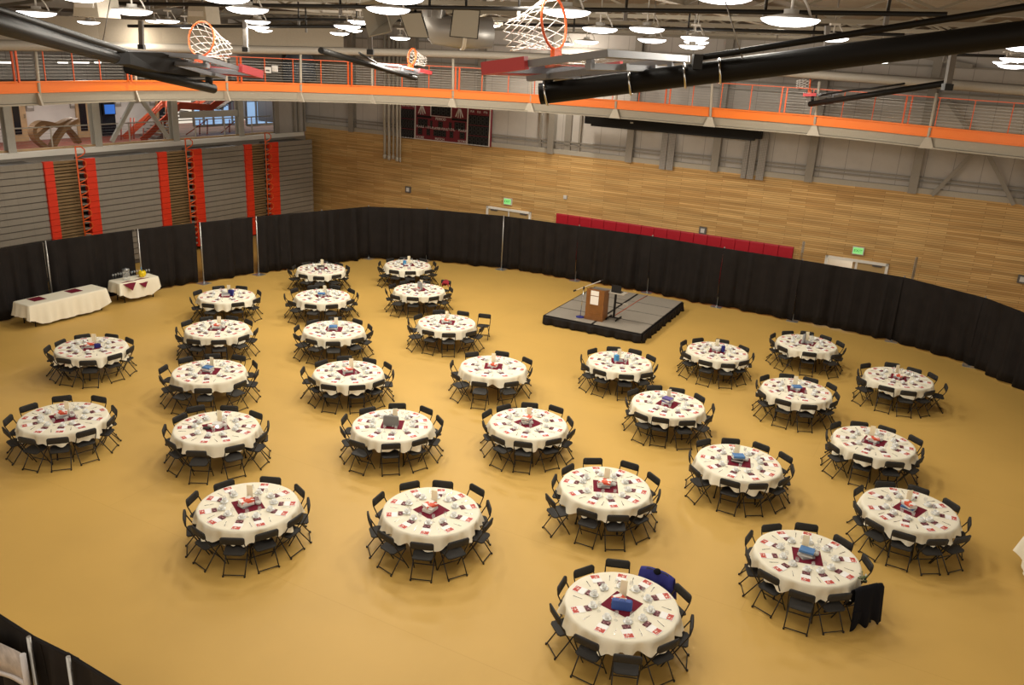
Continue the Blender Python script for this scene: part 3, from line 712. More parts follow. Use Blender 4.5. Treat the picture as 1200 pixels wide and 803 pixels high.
# near drape at the lower left with a printed banner
NP_ = [Vector(atz(px, py, DH)).xy for px, py in ((-60, 683), (38, 746), (84, 769), (170, 822))]
for i in range(3):
    drape(NP_[i], NP_[i + 1], 40 + i, ['near black drape behind the printed banner at the lower left', 'narrow near black drape between the two nearest poles', 'near black drape reaching the bottom edge of the picture'][i], group='near drapes at the lower left', bulge=(0, 0), ga=-.1, gb=-.1)
for i in (1, 2):
    o = copy_tree(pole0); o.location = (NP_[i].x, NP_[i].y - .07, 0); o.rotation_euler = (0, 0, .6)
    tag(o, ['nearest silver drape pole, beside the printed banner', 'near silver drape pole, right of the banner pole'][i - 1], 'pole', 'near drape poles')
ba = NP_[0] + Vector((-.05, -.16)); bb = NP_[1] + Vector((-.05, -.16)); N = 24; vs = []
for j, z in enumerate((2.26, 2.05, 1.84, 1.76)):
    for i in range(N + 1):
        t = i / N; p = ba.lerp(bb, t); sag = -.35 * math.sin(PI * t) * (1 - t) if j < 4 else 0
        off = .03 * math.sin(t * 9 + j)
        vs.append((p.x + off - ba.x, p.y - off - ba.y, z + sag * (1 if j == 0 else .8)))
bn = thing('banner', 'grey printed vinyl banner tied to the near drape pole', 'banner', (ba.x, ba.y, 0))
fs = [(j * (N + 1) + i, j * (N + 1) + i + 1, (j + 1) * (N + 1) + i + 1, (j + 1) * (N + 1) + i) for j in range(2) for i in range(N)]
o = MB().add(vs[:3 * (N + 1)], fs, 0, True).build('printed_sheet', 'banner', bn); o.modifiers.new('t', 'SOLIDIFY').thickness = .006
o = MB().add(vs[2 * (N + 1):], [(i, i + 1, N + 2 + i, N + 1 + i) for i in range(N)], 0, True).build('hem', 'banner_hem', bn); o.modifiers.new('t', 'SOLIDIFY').thickness = .02
MB().tube([Vector(vs[N]) + Vector((.02, -.02, 0)), Vector(vs[N]) + Vector((.02, -.02, -.62))], .035, 8).build('end_hem', 'banner_hem', bn)

# ------------------------------------------------------------ round tables, cloths, chairs, place settings
TABLES = [  # x, y, [(angle of chair, distance of its back)]
 (-7.58, 32.00, [(28,1.07),(62,1.05),(99,1.12),(135,1.1),(175,1.11),(211,1.26),(250,1.25),(279,1.35),(311,1.24),(355,1.09)]),
 (-4.39, 33.38, [(27,1.19),(64,1.17),(104,1.24),(137,1.16),(176,1.18),(220,1.3),(251,1.21),(283,1.2),(320,1.25),(351,1.23)]),
 (-9.81, 27.66, [(36,1.15),(83,1.18),(122,1.2),(165,1.16),(214,1.19),(259,1.19),(308,1.1),(347,1.16)]),
 (-6.66, 28.26, [(18,1.22),(48,1.25),(84,1.35),(118,1.32),(153,1.31),(192,1.3),(230,1.3),(264,1.25),(297,1.25),(337,1.17)]),
 (-3.47, 29.73, [(18,1.2),(59,1.66),(87,1.19),(124,1.24),(159,1.15),(197,1.23),(235,1.3),(265,1.16),(304,1.15),(334,1.2)]),
 (-8.91, 24.15, [(0,1.19),(51,1.12),(87,1.19),(125,1.19),(158,1.21),(196,1.17),(231,1.26),(257,1.24),(291,1.23),(328,1.21)]),
 (-5.49, 24.67, [(25,1.15),(62,1.16),(101,1.19),(141,1.08),(180,1.17),(221,1.27),(250,1.25),(281,1.29),(317,1.23),(351,1.18)]),
 (-2.13, 25.98, [(42,1.58),(70,1.3),(107,1.28),(151,1.16),(182,1.25),(215,1.35),(245,1.18),(278,1.22),(313,1.26),(342,1.23)]),
 (-11.65, 21.97, [(3,1.0),(48,1.07),(86,1.07),(128,1.15),(164,1.03),(193,1.14),(228,1.09),(258,1.1),(292,1.22),(329,1.02)]),
 (-7.90, 20.65, [(2,1.25),(38,1.25),(72,1.28),(106,1.28),(139,1.27),(177,1.26),(216,1.22),(251,1.28),(283,1.3),(326,1.28)]),
 (-4.33, 21.13, [(5,1.2),(38,1.21),(70,1.13),(107,1.2),(144,1.11),(181,1.25),(218,1.04),(254,1.12),(293,1.01),(327,1.11)]),
 (-0.48, 22.16, [(37,1.21),(80,1.23),(124,1.2),(176,1.2),(220,1.32),(256,1.38),(294,1.32),(350,1.02)]),
 (-10.03, 17.37, [(2,1.06),(35,1.06),(79,1.23),(119,1.28),(155,1.2),(191,1.17),(225,1.18),(261,1.2),(292,1.19),(322,1.02)]),
 (-6.55, 17.30, [(13,1.14),(53,1.08),(94,1.14),(130,1.32),(156,1.12),(192,1.12),(233,1.14),(271,1.29),(308,1.2),(345,1.2)]),
 (-2.67, 17.94, [(23,1.17),(56,1.23),(93,1.19),(132,1.1),(169,1.21),(204,1.18),(239,1.24),(277,1.09),(314,1.08),(352,1.14)]),
 (0.49, 18.45, [(16,1.07),(55,1.24),(88,1.17),(124,1.11),(154,1.14),(194,1.03),(234,1.2),(264,1.15),(303,1.09),(337,1.11)]),
 (-4.79, 13.99, [(10,1.12),(42,1.07),(84,1.09),(133,1.07),(170,1.17),(206,1.14),(238,1.15),(274,1.2),(304,1.13),(339,1.06)]),
 (-1.36, 14.17, [(14,1.14),(49,1.27),(84,1.13),(119,1.14),(160,1.16),(199,1.19),(233,1.22),(268,1.21),(300,1.22),(341,1.18)]),
 (2.07, 15.48, [(27,1.22),(60,1.27),(98,1.23),(134,1.04),(169,1.04),(209,1.33),(247,1.17),(277,1.2),(313,1.05),(349,1.1)]),
 (1.99, 11.55, [(23,1.18),(53,1.11),(87,1.23),(121,1.09),(153,1.08),(195,1.14),(236,1.15),(268,1.28),(304,1.12),(340,1.14)]),
 (3.16, 23.14, [(29,1.15),(61,1.2),(93,1.21),(130,1.17),(171,1.14),(207,1.19),(234,1.15),(273,1.18),(306,1.16),(342,1.08)]),
 (4.09, 20.12, [(33,1.13),(69,1.13),(99,1.19),(137,1.13),(178,1.06),(226,1.18),(251,1.03),(285,1.16),(318,1.22),(356,1.17)]),
 (5.16, 16.97, [(20,1.26),(51,1.2),(86,1.15),(121,1.16),(167,1.07),(205,1.2),(247,1.04),(279,1.05),(317,1.11),(350,1.17)]),
 (5.51, 13.26, [(35,1.09),(73,1.16),(110,1.08),(146,1.1),(182,1.09),(217,1.11),(249,1.26),(280,1.17),(313,1.16),(358,1.1)]),
 (6.30, 24.55, [(28,1.03),(70,1.18),(110,1.17),(142,1.18),(170,1.12),(204,1.16),(241,1.22),(273,1.22),(305,1.07),(347,1.09)]),
 (7.85, 21.62, [(23,1.24),(53,1.13),(87,1.14),(126,1.12),(161,0.99),(200,1.15),(235,1.12),(269,1.16),(312,1.13),(348,1.01)]),
 (8.73, 18.44, [(15,1.19),(52,1.06),(87,1.1),(122,1.13),(164,1.05),(199,1.18),(236,1.04),(272,1.14),(310,1.14),(336,1.02)]),
 (8.20, 15.23, [(18,1.05),(57,1.1),(93,1.09),(135,1.0),(181,1.03),(214,1.18),(242,1.16),(272,1.19),(299,1.2),(338,1.11)]),
 (9.45, 25.85, [(9,1.18),(41,1.17),(72,1.23),(105,1.15),(143,1.15),(178,1.13),(213,1.17),(257,1.08),(298,1.26),(334,1.17)]),
 (11.24, 23.04, [(18,1.24),(45,1.14),(76,1.24),(121,1.17),(163,1.12),(195,1.27),(231,1.15),(260,1.18),(292,1.15),(335,1.26)]),
]

NAMES = {9: 'front table, first column from left', 13: 'front table, first column from left'}
cols = {1: [13, 9], 2: [17, 14, 10, 6, 3], 3: [18, 15, 11, 7, 4, 1], 4: [20, 19, 16, 12, 8, 5, 2], 5: [24, 23, 22, 21], 6: [28, 27, 26, 25], 7: [30, 29]}
for c_, ks in cols.items():
    for i, k in enumerate(ks):
        NAMES[k] = '%s table from front, %s column from left' % (ORD[i], ORD[c_ - 1])
CLOCK = ['twelve', 'one', 'two', 'three', 'four', 'five', 'six', 'seven', 'eight', 'nine', 'ten', 'eleven']
def hours(angs):                                            # give each seat of a table its own hour
    want = [((90 - a) / 30.0) % 12 for a in angs]; order = sorted(range(len(angs)), key=lambda i: want[i]); best = None
    import itertools
    for comb in itertools.combinations(range(12), len(angs)):
        for sh in (0, 1, -1):
            e = 0
            for i, k in enumerate(order):
                h = comb[(i + sh) % len(comb)]; dlt = abs(want[k] - h); e += min(dlt, 12 - dlt) ** 2
            if best is None or e < best[0]: best = (e, comb, sh)
    out = [0] * len(angs)
    for i, k in enumerate(order): out[k] = best[1][(i + best[2]) % len(angs)]
    return [CLOCK[h] for h in out]

def make_chair():                                           # faces +x
    r = thing('folding_chair', None, None)
    out = []
    for i in range(9): t = i / 8; out.append((.02 + .2 * math.cos(-PI / 2 + PI * t) * .55 + .09, .19 * math.sin(-PI / 2 + PI * t)))
    poly = [(-.17, -.185), (.06, -.2)] + [(.06 + .15 * math.sin(PI * t / 8), -.2 * math.cos(PI * t / 8)) for t in range(1, 8)] + [(.06, .2), (-.17, .185), (-.2, .14), (-.2, -.14)]
    M = Matrix.Translation((0, 0, .44)) @ Matrix.Rotation(math.radians(-4), 4, 'Y')
    MB().prism(poly, -.014, .014, .006, M=M).build('seat', 'chair_black', r)
    prof = rrect(.43, .145, .045, 4); vs = []
    def bp_(y, z, dx): return (-.225 + .55 * y * y + dx - .12 * (z), y, .72 + z)
    nn_ = len(prof); vs = [bp_(y, z, .014) for y, z in prof] + [bp_(y, z, -.014) for y, z in prof] + [bp_(0, 0, .02), bp_(0, 0, -.02)] + [bp_(y * .55, z * .55, .018) for y, z in prof] + [bp_(y * .55, z * .55, -.018) for y, z in prof]
    fs = []
    for i in range(nn_):
        j = (i + 1) % nn_; f0 = 2 * nn_ + 2
        fs += [(i, j, f0 + j, f0 + i), (f0 + i, f0 + j, 2 * nn_), (nn_ + j, nn_ + i, f0 + nn_ + i, f0 + nn_ + j), (f0 + nn_ + j, f0 + nn_ + i, 2 * nn_ + 1), (i, nn_ + i, nn_ + j, j)]
    MB().add(vs, fs, 0, True).build('backrest', 'chair_black', r)
    for s in (-1, 1):
        m = MB(); m.tube([(-.215, s * .2, .77), (-.195, s * .207, .66), (-.08, s * .21, .45), (.16, s * .21, .03), (.175, s * .21, .0)], .0115, 6); m.build('front_leg', 'chair_metal', r)
        m = MB(); m.tube([(.12, s * .19, .43), (.04, s * .19, .36), (-.05, s * .19, .24), (-.235, s * .19, .0)], .0115, 6); m.lathe([(.018, 0), (.018, .03), (.012, .035)], 6, (-.232, s * .19, 0)); m.build('rear_leg', 'chair_metal', r)
    MB().tube([(-.215, -.19, .03), (-.215, .19, .03)], .01, 6).build('rear_stretcher', 'chair_metal', r)
    MB().tube([(.085, -.21, .16), (.085, .21, .16)], .01, 6).build('front_stretcher', 'chair_metal', r)
    return r
def make_table():
    r = thing('round_table', None, None)
    MB().lathe([(.01, .715), (.9, .715), (.905, .722), (.905, .74), (.9, .748), (.01, .748)], 48, sm=False).build('tabletop', 'table_wood', r)
    for k in range(4):
        a = PI / 4 + k * PI / 2
        m = MB(); x, y = math.cos(a), math.sin(a)
        m.tube([(x * .5, y * .5, .715), (x * .56, y * .56, .4), (x * .62, y * .62, .0)], .016, 6); m.lathe([(.024, 0), (.022, .03)], 8, (x * .62, y * .62, 0)); m.build('leg', 'chair_metal', r)
    for k in range(2):
        a = PI / 4 + PI * k; b = a + PI / 2
        MB().tube([(math.cos(a) * .58, math.sin(a) * .58, .3), (math.cos(b) * .58, math.sin(b) * .58, .3)], .01, 6).build('stretcher', 'chair_metal', r)
    return r
def cloth_mesh(seed):
    rnd = random.Random(seed); N = 144; ph = [rnd.uniform(0, 6.28) for _ in range(5)]; ks = [rnd.choice((7, 8, 9)), rnd.choice((13, 15, 16)), rnd.choice((22, 25, 27)), 2, 3]
    rings = []; vs = [(0, 0, .757)]
    for r in (.3, .6, .85, .895): rings.append((r, 0))
    for t in (.04, .2, .45, .7, .88, 1.0): rings.append((None, t))
    for r, t in rings:
        for j in range(N):
            a = 2 * PI * j / N
            w_ = math.sin(ks[0] * a + ph[0] + .6 * math.sin(2 * a + ph[3])) * .5 + math.sin(ks[1] * a + ph[1]) * .35 + math.sin(ks[2] * a + ph[2] + 2 * math.sin(3 * a)) * .42
            if r: rr, z = r, .757
            else:
                rr = .912 + .012 * min(1, t * 8) + t * (.04 + .07 * w_); z = .754 - t * (.235 + .03 * w_ + .025 * math.sin(3 * a + ph[4]))
            vs.append((rr * math.cos(a), rr * math.sin(a), z))
    fs = [(0, 1 + j, 1 + (j + 1) % N) for j in range(N)]
    for i in range(len(rings) - 1):
        for j in range(N): fs.append((1 + i * N + j, 1 + i * N + (j + 1) % N, 1 + (i + 1) * N + (j + 1) % N, 1 + (i + 1) * N + j)[::-1])
    return MB().add(vs, fs, 0, True).mesh('cloth', 'linen')
CLOTHS = [cloth_mesh(s) for s in range(4)]
TOP = .759
m = MB(); m.box((0, 0, .003), (.215, .17, .006)); m.box((.05, 0, .0065), (.095, .15, .001), None, 1); ME_BOOK = m.mesh('booklet', ['paper', 'print_red'])
m = MB(); m.box((0, 0, .006), (.085, .13, .012)); m.box((.01, 0, .014), (.06, .12, .006)); ME_NAP = m.mesh('napkin', 'napkin_maroon')
m = MB(); m.lathe([(.0, .004), (.045, .004), (.076, .016), (.078, .019), (.05, .01), (.0, .009)], 16); ME_SAU = m.mesh('saucer', 'china')
m = MB(); m.lathe([(.0, .0), (.026, .0), (.04, .03), (.045, .068), (.042, .068), (.036, .03), (.0, .008)], 16); m.tube([(.043, 0, .055), (.066, 0, .05), (.064, 0, .025), (.039, 0, .018)], .005, 5); ME_CUP = m.mesh('cup', 'china')
m = MB(); m.lathe([(.0, .0), (.032, .0), (.005, .008), (.004, .07), (.03, .09), (.036, .12), (.03, .165), (.028, .165), (.033, .12), (.0, .08)], 12); ME_GLS = m.mesh('glass', 'glass')
m = MB(); m.box((0, 0, .002), (.1, .006, .003)); m.lathe([(.0, 0), (.014, .002), (.016, .005), (.0, .003)], 8, (.06, 0, 0)); ME_SPN = m.mesh('spoon', 'silver')
m = MB(); m.box((0, 0, .002), (.11, .007, .003)); m.box((.08, 0, .002), (.06, .014, .002)); ME_KNF = m.mesh('knife', 'silver')
def put(me, name, x, y, z, rz, lab, cat, grp):
    o = bpy.data.objects.new(name, me); COL.objects.link(o); o.location = (x, y, z); o.rotation_euler = (0, 0, rz); tag(o, lab, cat, grp); return o
chair0 = make_chair(); table0 = make_table(); used = [False, False]
def use(o, i):
    if not used[i]: used[i] = True; return o
    return copy_tree(o)
CHAIR = {}
for k, (tx, ty, seats) in enumerate(TABLES, 1):
    nm = NAMES[k]; rnd = random.Random(k)
    o = use(table0, 1); o.location = (tx, ty, 0); o.rotation_euler = (0, 0, RA + rnd.uniform(-.3, .3)); tag(o, 'round folding table under white cloth: ' + nm, 'table', 'round banquet tables')
    o = put(CLOTHS[k % 4], 'tablecloth', tx, ty, 0, rnd.uniform(0, 6), 'white cloth hanging over the ' + nm, 'tablecloth', 'round white tablecloths')
    hs = hours([a for a, _ in seats])
    for (a, rb), h in zip(seats, hs):
        th = math.radians(a); rb = max(1.08, rb); jit = math.radians(rnd.uniform(-7, 7)); rr = rb - .2
        ch = use(chair0, 0); rz = th + PI + jit
        bx, by = tx + rb * math.cos(th), ty + rb * math.sin(th)
        if k == 8 and a == 42: rz = math.radians(-100)
        if k == 5 and a == 59: rz = math.radians(-115)
        if k == 20 and a == 53: bx += .05; by += .07
        if k == 24 and a == 313: rz = math.radians(112)
        ch.location = (bx + .225 * math.cos(rz), by + .225 * math.sin(rz), 0); ch.rotation_euler = (0, 0, rz)
        tag(ch, 'black folding chair at %s o\'clock, %s' % (h, nm), 'chair', 'black folding chairs round the tables'); CHAIR[(k, a)] = ch
    # one setting per chair, spread evenly
    for (a, rb), h in zip(seats, hs):
        th = math.radians(a + rnd.uniform(-3, 3)); c_, s_ = math.cos(th), math.sin(th); at = ' at %s o\'clock, %s' % (h, nm)
        j = rnd.uniform(-.25, .25); r0 = rnd.uniform(.73, .77)
        put(ME_BOOK, 'booklet', tx + r0 * c_, ty + r0 * s_, TOP, th + j, 'white printed booklet' + at, 'booklet', 'booklets on the tables')
        put(ME_NAP, 'napkin', tx + (r0 - .165) * c_, ty + (r0 - .165) * s_, TOP, th + j, 'maroon folded napkin' + at, 'napkin', 'napkins on the tables')
        th2 = th + rnd.uniform(-.1, .1); r1 = rnd.uniform(.46, .49); x, y = tx + r1 * math.cos(th2), ty + r1 * math.sin(th2)
        put(ME_SAU, 'saucer', x, y, TOP, 0, 'white saucer' + at, 'saucer', 'saucers on the tables')
        put(ME_CUP, 'cup', x, y, TOP + .01, rnd.uniform(0, 6), 'white cup on saucer' + at, 'cup', 'cups on the tables')
        th3 = th + .22; put(ME_GLS, 'drinking_glass', tx + .44 * math.cos(th3), ty + .44 * math.sin(th3), TOP, 0, 'clear stemmed glass' + at, 'glass', 'glasses on the tables')
        th4 = th + .3; put(ME_KNF, 'knife', tx + .69 * math.cos(th4), ty + .69 * math.sin(th4), TOP, th4 + rnd.uniform(-.5, .5), 'small silver knife' + at, 'knife', 'knives on the tables')

# ------------------------------------------------------------ centrepieces
m = MB(); m.box((0, 0, .0015), (.5, .5, .003)); ME_MAR = m.mesh('centre', 'maroon')
CARD = None
def book(w_, l_, t_, cover, top=None):
    m = MB(); m.box((0, 0, .002), (w_, l_, .004)); m.box((.004, 0, t_ / 2), (w_ - .012, l_ - .014, t_ - .006), None, 1); m.box((0, 0, t_ - .002), (w_, l_, .004), None, 2 if top else 0); m.box((-w_ / 2 + .002, 0, t_ / 2), (.004, l_, t_))
    return m.mesh('book', [cover, 'pages', top or cover])
SPEC = {  # rotation of maroon cloth (deg), book covers bottom to top, vase, extra
 1: (20, ['book_grey', 'book_white', 'book_dark'], 0), 2: (20, ['book_white'], 0), 3: (10, ['book_white', 'book_grey'], 1), 4: (35, ['book_white', 'book_grey', 'book_blue'], 1), 5: (30, ['book_white', 'book_red'], 0),
 6: (5, ['book_grey', 'book_white', 'book_red'], 1), 7: (5, ['book_grey', 'book_white', 'book_blue'], 0), 8: (-2, ['book_grey', 'book_white', 'book_red'], 0), 9: (40, ['book_white', 'book_grey', 'book_red'], 0), 10: (3, ['book_grey', 'book_white', 'book_blue'], 0),
 11: (38, ['book_grey', 'book_white', 'book_red'], 0), 12: (-2, ['book_white', 'book_red'], 0), 13: (40, ['book_white', 'book_grey', 'book_white', 'book_red'], 1), 14: (35, ['book_grey', 'book_red'], 1), 15: (0, ['book_white'], 0),
 16: (45, ['book_white', 'book_grey', 'book_white', 'book_red'], 0), 17: (33, ['book_grey', 'book_white', 'book_red'], 1), 18: (48, ['book_white', 'book_white', 'book_red'], 0), 19: (-3, ['book_white', 'book_grey', 'book_red'], 1), 20: (-38, ['book_dark', 'book_red'], 0),
 21: (-5, ['book_grey'], 1), 22: (-35, ['book_white', 'book_purple', 'book_white', 'book_purple'], 0), 23: (-12, ['book_dark', 'book_white', 'book_dark', 'book_white', 'book_blue'], 1), 24: (-12, ['book_grey', 'book_white', 'book_grey', 'book_blue'], 1), 25: (-20, ['book_red', 'book_grey', 'book_white'], 1),
 26: (-12, ['book_grey', 'book_white', 'book_blue'], 0), 27: (-35, ['book_grey', 'book_white', 'book_red'], 1), 28: (-48, ['book_white', 'book_blue', 'book_white', 'book_red'], 0), 29: (-30, ['book_grey'], 1), 30: (-35, ['book_grey', 'book_red'], 0)}
POSN = {1: ['only'], 2: ['lower', 'upper'], 3: ['bottom', 'middle', 'top'], 4: ['bottom', 'second', 'third', 'top'], 5: ['bottom', 'second', 'third', 'fourth', 'top']}
bcache = {}
def card_obj():
    r = thing('table_card', None, None); MB().box((0, 0, .008), (.1, .07, .016)).build('stand', 'chair_black', r)
    MB().box((0, 0, .165), (.115, .012, .3)).build('card', 'cream_card', r); return r
def vase_obj():
    r = thing('glass_vase', None, None)
    MB().lathe([(.0, .0), (.055, .0), (.06, .01), (.06, .2), (.056, .2), (.056, .014), (.0, .012)], 16).build('vessel', 'glass', r)
    MB().lathe([(.0, .014), (.052, .014), (.053, .05), (.0, .05)], 12).build('filling', 'book_white', r); return r
card0 = card_obj(); vase0 = vase_obj(); uc = [False, False]
for k, (tx, ty, seats) in enumerate(TABLES, 1):
    rot, bks, vs_ = SPEC[k]; nm = NAMES[k]; rnd = random.Random(100 + k); R_ = math.radians(rot)
    put(ME_MAR, 'centre_cloth', tx, ty, TOP, R_, 'maroon square cloth at the centre of ' + nm, 'cloth', 'maroon centre cloths')
    z = TOP + .003; ox, oy = -.03, .0
    for i, cv in enumerate(bks):
        t_ = rnd.choice((.03, .038, .045)); key = (cv, t_)
        if key not in bcache: bcache[key] = book(.19, .25, t_, cv)
        lab = {'book_dark': 'dark', 'book_white': 'white', 'book_red': 'red printed', 'book_grey': 'grey', 'book_blue': 'blue', 'book_purple': 'purple'}[cv]
        put(bcache[key], 'book', tx + ox + rnd.uniform(-.015, .015), ty + oy + rnd.uniform(-.015, .015), z, R_ + PI / 2 + rnd.uniform(-.5, .5), '%s book, %s in centre pile, %s' % (lab, POSN[len(bks)][i], nm), 'book', 'books on the tables'); z += t_
    c_ = card0 if not uc[0] else copy_tree(card0); uc[0] = True
    c_.location = (tx + rnd.uniform(-.03, .05), ty + .19, TOP + .004); c_.rotation_euler = (0, 0, rnd.uniform(-.4, .4)); tag(c_, 'cream upright table card on the ' + nm, 'card', 'cream table cards')
    if vs_:
        v_ = vase0 if not uc[1] else copy_tree(vase0); uc[1] = True
        v_.location = (tx + .17, ty + .06, TOP + .003); tag(v_, 'clear glass vase beside the books, ' + nm, 'vase', 'glass vases on the tables')
def tpos(k, dx, dy): return (TABLES[k - 1][0] + dx, TABLES[k - 1][1] + dy, TOP + .004)
def case(k, dx, dy, w_, h_, d_, m_, rz, name, lab, cat, handle=True, lean=0, zoff=0):
    p = tpos(k, dx, dy); o = thing(name, lab, cat, (p[0], p[1], p[2] + zoff), rz)
    MB().prism(rrect(w_, h_, min(w_, h_) * .18, 4), -d_ / 2, d_ / 2, .012, M=Matrix(((1, 0, 0, 0), (0, 0, 1, 0), (0, 1, 0, h_ / 2), (0, 0, 0, 1)))).build('body', m_, o)
    if handle: MB().tube([(-.05, 0, h_ - .01), (-.04, 0, h_ + .03), (.04, 0, h_ + .03), (.05, 0, h_ - .01)], .007, 6).build('handle', 'white_wall' if m_ == 'blue' else 'chair_black', o)
    return o
case(20, -.02, -.13, .33, .17, .09, 'blue', -.15, 'handbag', 'blue rounded handbag on the nearest white table', 'bag')
case(15, -.02, -.1, .36, .26, .07, 'bag_grey', -.08, 'briefcase', 'grey case with cream handle on the second table, third column', 'bag')
case(21, -.11, -.02, .12, .2, .1, 'light_blue', .6, 'gift_box', 'light blue box upright beside the vase, back table, fifth column', 'box', False)
case(2, -.12, -.06, .12, .18, .1, 'light_blue', .3, 'gift_box', 'light blue box on the furthest table of the fourth column', 'box', False)
case(3, .15, .03, .2, .2, .08, 'navy', -.3, 'gift_bag', 'navy blue gift bag on the furthest table, second column', 'bag')
case(5, .02, -.03, .22, .3, .06, 'book_grey', -.8, 'gift_bag', 'tall grey bag on the sixth table, fourth column', 'bag')
case(29, -.12, -.02, .2, .3, .06, 'book_grey', 1.0, 'gift_bag', 'tall grey bag on the furthest table at the right', 'bag')
case(25, .15, -.06, .1, .2, .06, 'navy', .4, 'gift_box', 'dark blue upright box, furthest table of the sixth column', 'box', False)
case(9, .18, .0, .16, .1, .1, 'navy', .4, 'gift_box', 'small dark blue box, back table of the first column', 'box', False)
case(14, -.16, -.13, .16, .035, .09, 'chair_black', -.2, 'wallet', 'black wallet on the maroon cloth, second table, second column', 'wallet', False)
p = tpos(14, .04, -.02); o = thing('projector', 'white projector-like device beside the books, second table, second column', 'device', (p[0], p[1], p[2]), -.2)
MB().prism(rrect(.2, .16, .03), 0, .11, .006).build('housing', 'book_white', o); MB().lathe([(.035, 0), (.035, .02), (.0, .02)], 12, M=Matrix.Translation((.05, -.08, .06)) @ Matrix.Rotation(PI / 2, 4, 'X')).build('lens', 'tube_light', o)

# clothes left on chairs
def shell(name, lab, cat, ch, m_, drop, wid, seed):
    rnd = random.Random(seed); N = 28; vs = []; prof = [(.1, -drop * .5), (.07, -.15), (.05, -.03), (.0, .025), (-.05, -.02), (-.07, -.15), (-.1, -drop * .6), (-.12, -drop)]
    root = thing(name, lab, cat, ch.location, ch.rotation_euler.z); ph = rnd.uniform(0, 6)
    for dx, dz in prof:
        for i in range(N + 1):
            t = i / N * 2 - 1; y = t * wid / 2 * (1 + .12 * min(1, -dz / drop)); x = -.235 + .4 * (t * .22) ** 2 + dx + .025 * math.sin(t * 9 + ph) * min(1, abs(dz) * 3)
            z = .79 + dz - .05 * abs(t) ** 3 + (.05 * math.sin(t * 7 + ph) if dz <= -drop * .6 else 0); vs.append((x, y, z))
    fs = [(j * (N + 1) + i, j * (N + 1) + i + 1, (j + 1) * (N + 1) + i + 1, (j + 1) * (N + 1) + i) for j in range(len(prof) - 1) for i in range(N)]
    o = MB().add(vs, fs, 0, True).build('body', m_, root); o.modifiers.new('t', 'SOLIDIFY').thickness = .02
    return root
r_ = shell('jacket', 'royal blue jacket over a chair behind the nearest table', 'jacket', CHAIR[(20, 53)], 'navy', .5, .62, 3)
MB().lathe([(.0, .03), (.05, .02), (.07, -.02), (.05, -.05)], 10, (-.2, 0, .8)).build('collar', 'black_coat', r_)
r_ = shell('coat', 'black coat hung over the chair with flowers beside the second right table', 'coat', CHAIR[(24, 313)], 'black_coat', .7, .62, 5)
MB().prism(rrect(.14, .2, .04), -.02, .02, .008, M=Matrix(((0, 0, 1, -.33), (1, 0, 0, .25), (0, 1, 0, .3), (0, 0, 0, 1)))).build('sleeve', 'black_coat', r_)
shell('red_scarf', 'dark red scarf over a chair back behind the sixth table, fourth column', 'scarf', CHAIR[(5, 59)], 'blanket_red', .14, .26, 6)
c24 = CHAIR[(24, 313)].location; fl = thing('flower_sprig', 'small white and green sprig beside the black coat', 'flowers', (TABLES[23][0] + .97 * math.cos(math.radians(322)), TABLES[23][1] + .97 * math.sin(math.radians(322)), .76))
m = MB(); rnd = random.Random(4)
for i in range(14):
    a = rnd.uniform(0, 6.28); p = Vector((math.cos(a) * .07, math.sin(a) * .07, rnd.uniform(-.03, .09))); m.tube([(0, 0, -.03), p], .004, 4); m.prism([(p.x - .02, p.y), (p.x, p.y - .012), (p.x + .02, p.y), (p.x, p.y + .012)], p.z, p.z + .004)
m.build('leaves', 'leaf', fl); m = MB()
for i in range(6):
    a = rnd.uniform(0, 6.28); m.lathe([(.0, -.014), (.014, 0), (.0, .014)], 6, (math.cos(a) * .05, math.sin(a) * .05, rnd.uniform(.03, .1)))
m.build('blossom', 'china', fl)

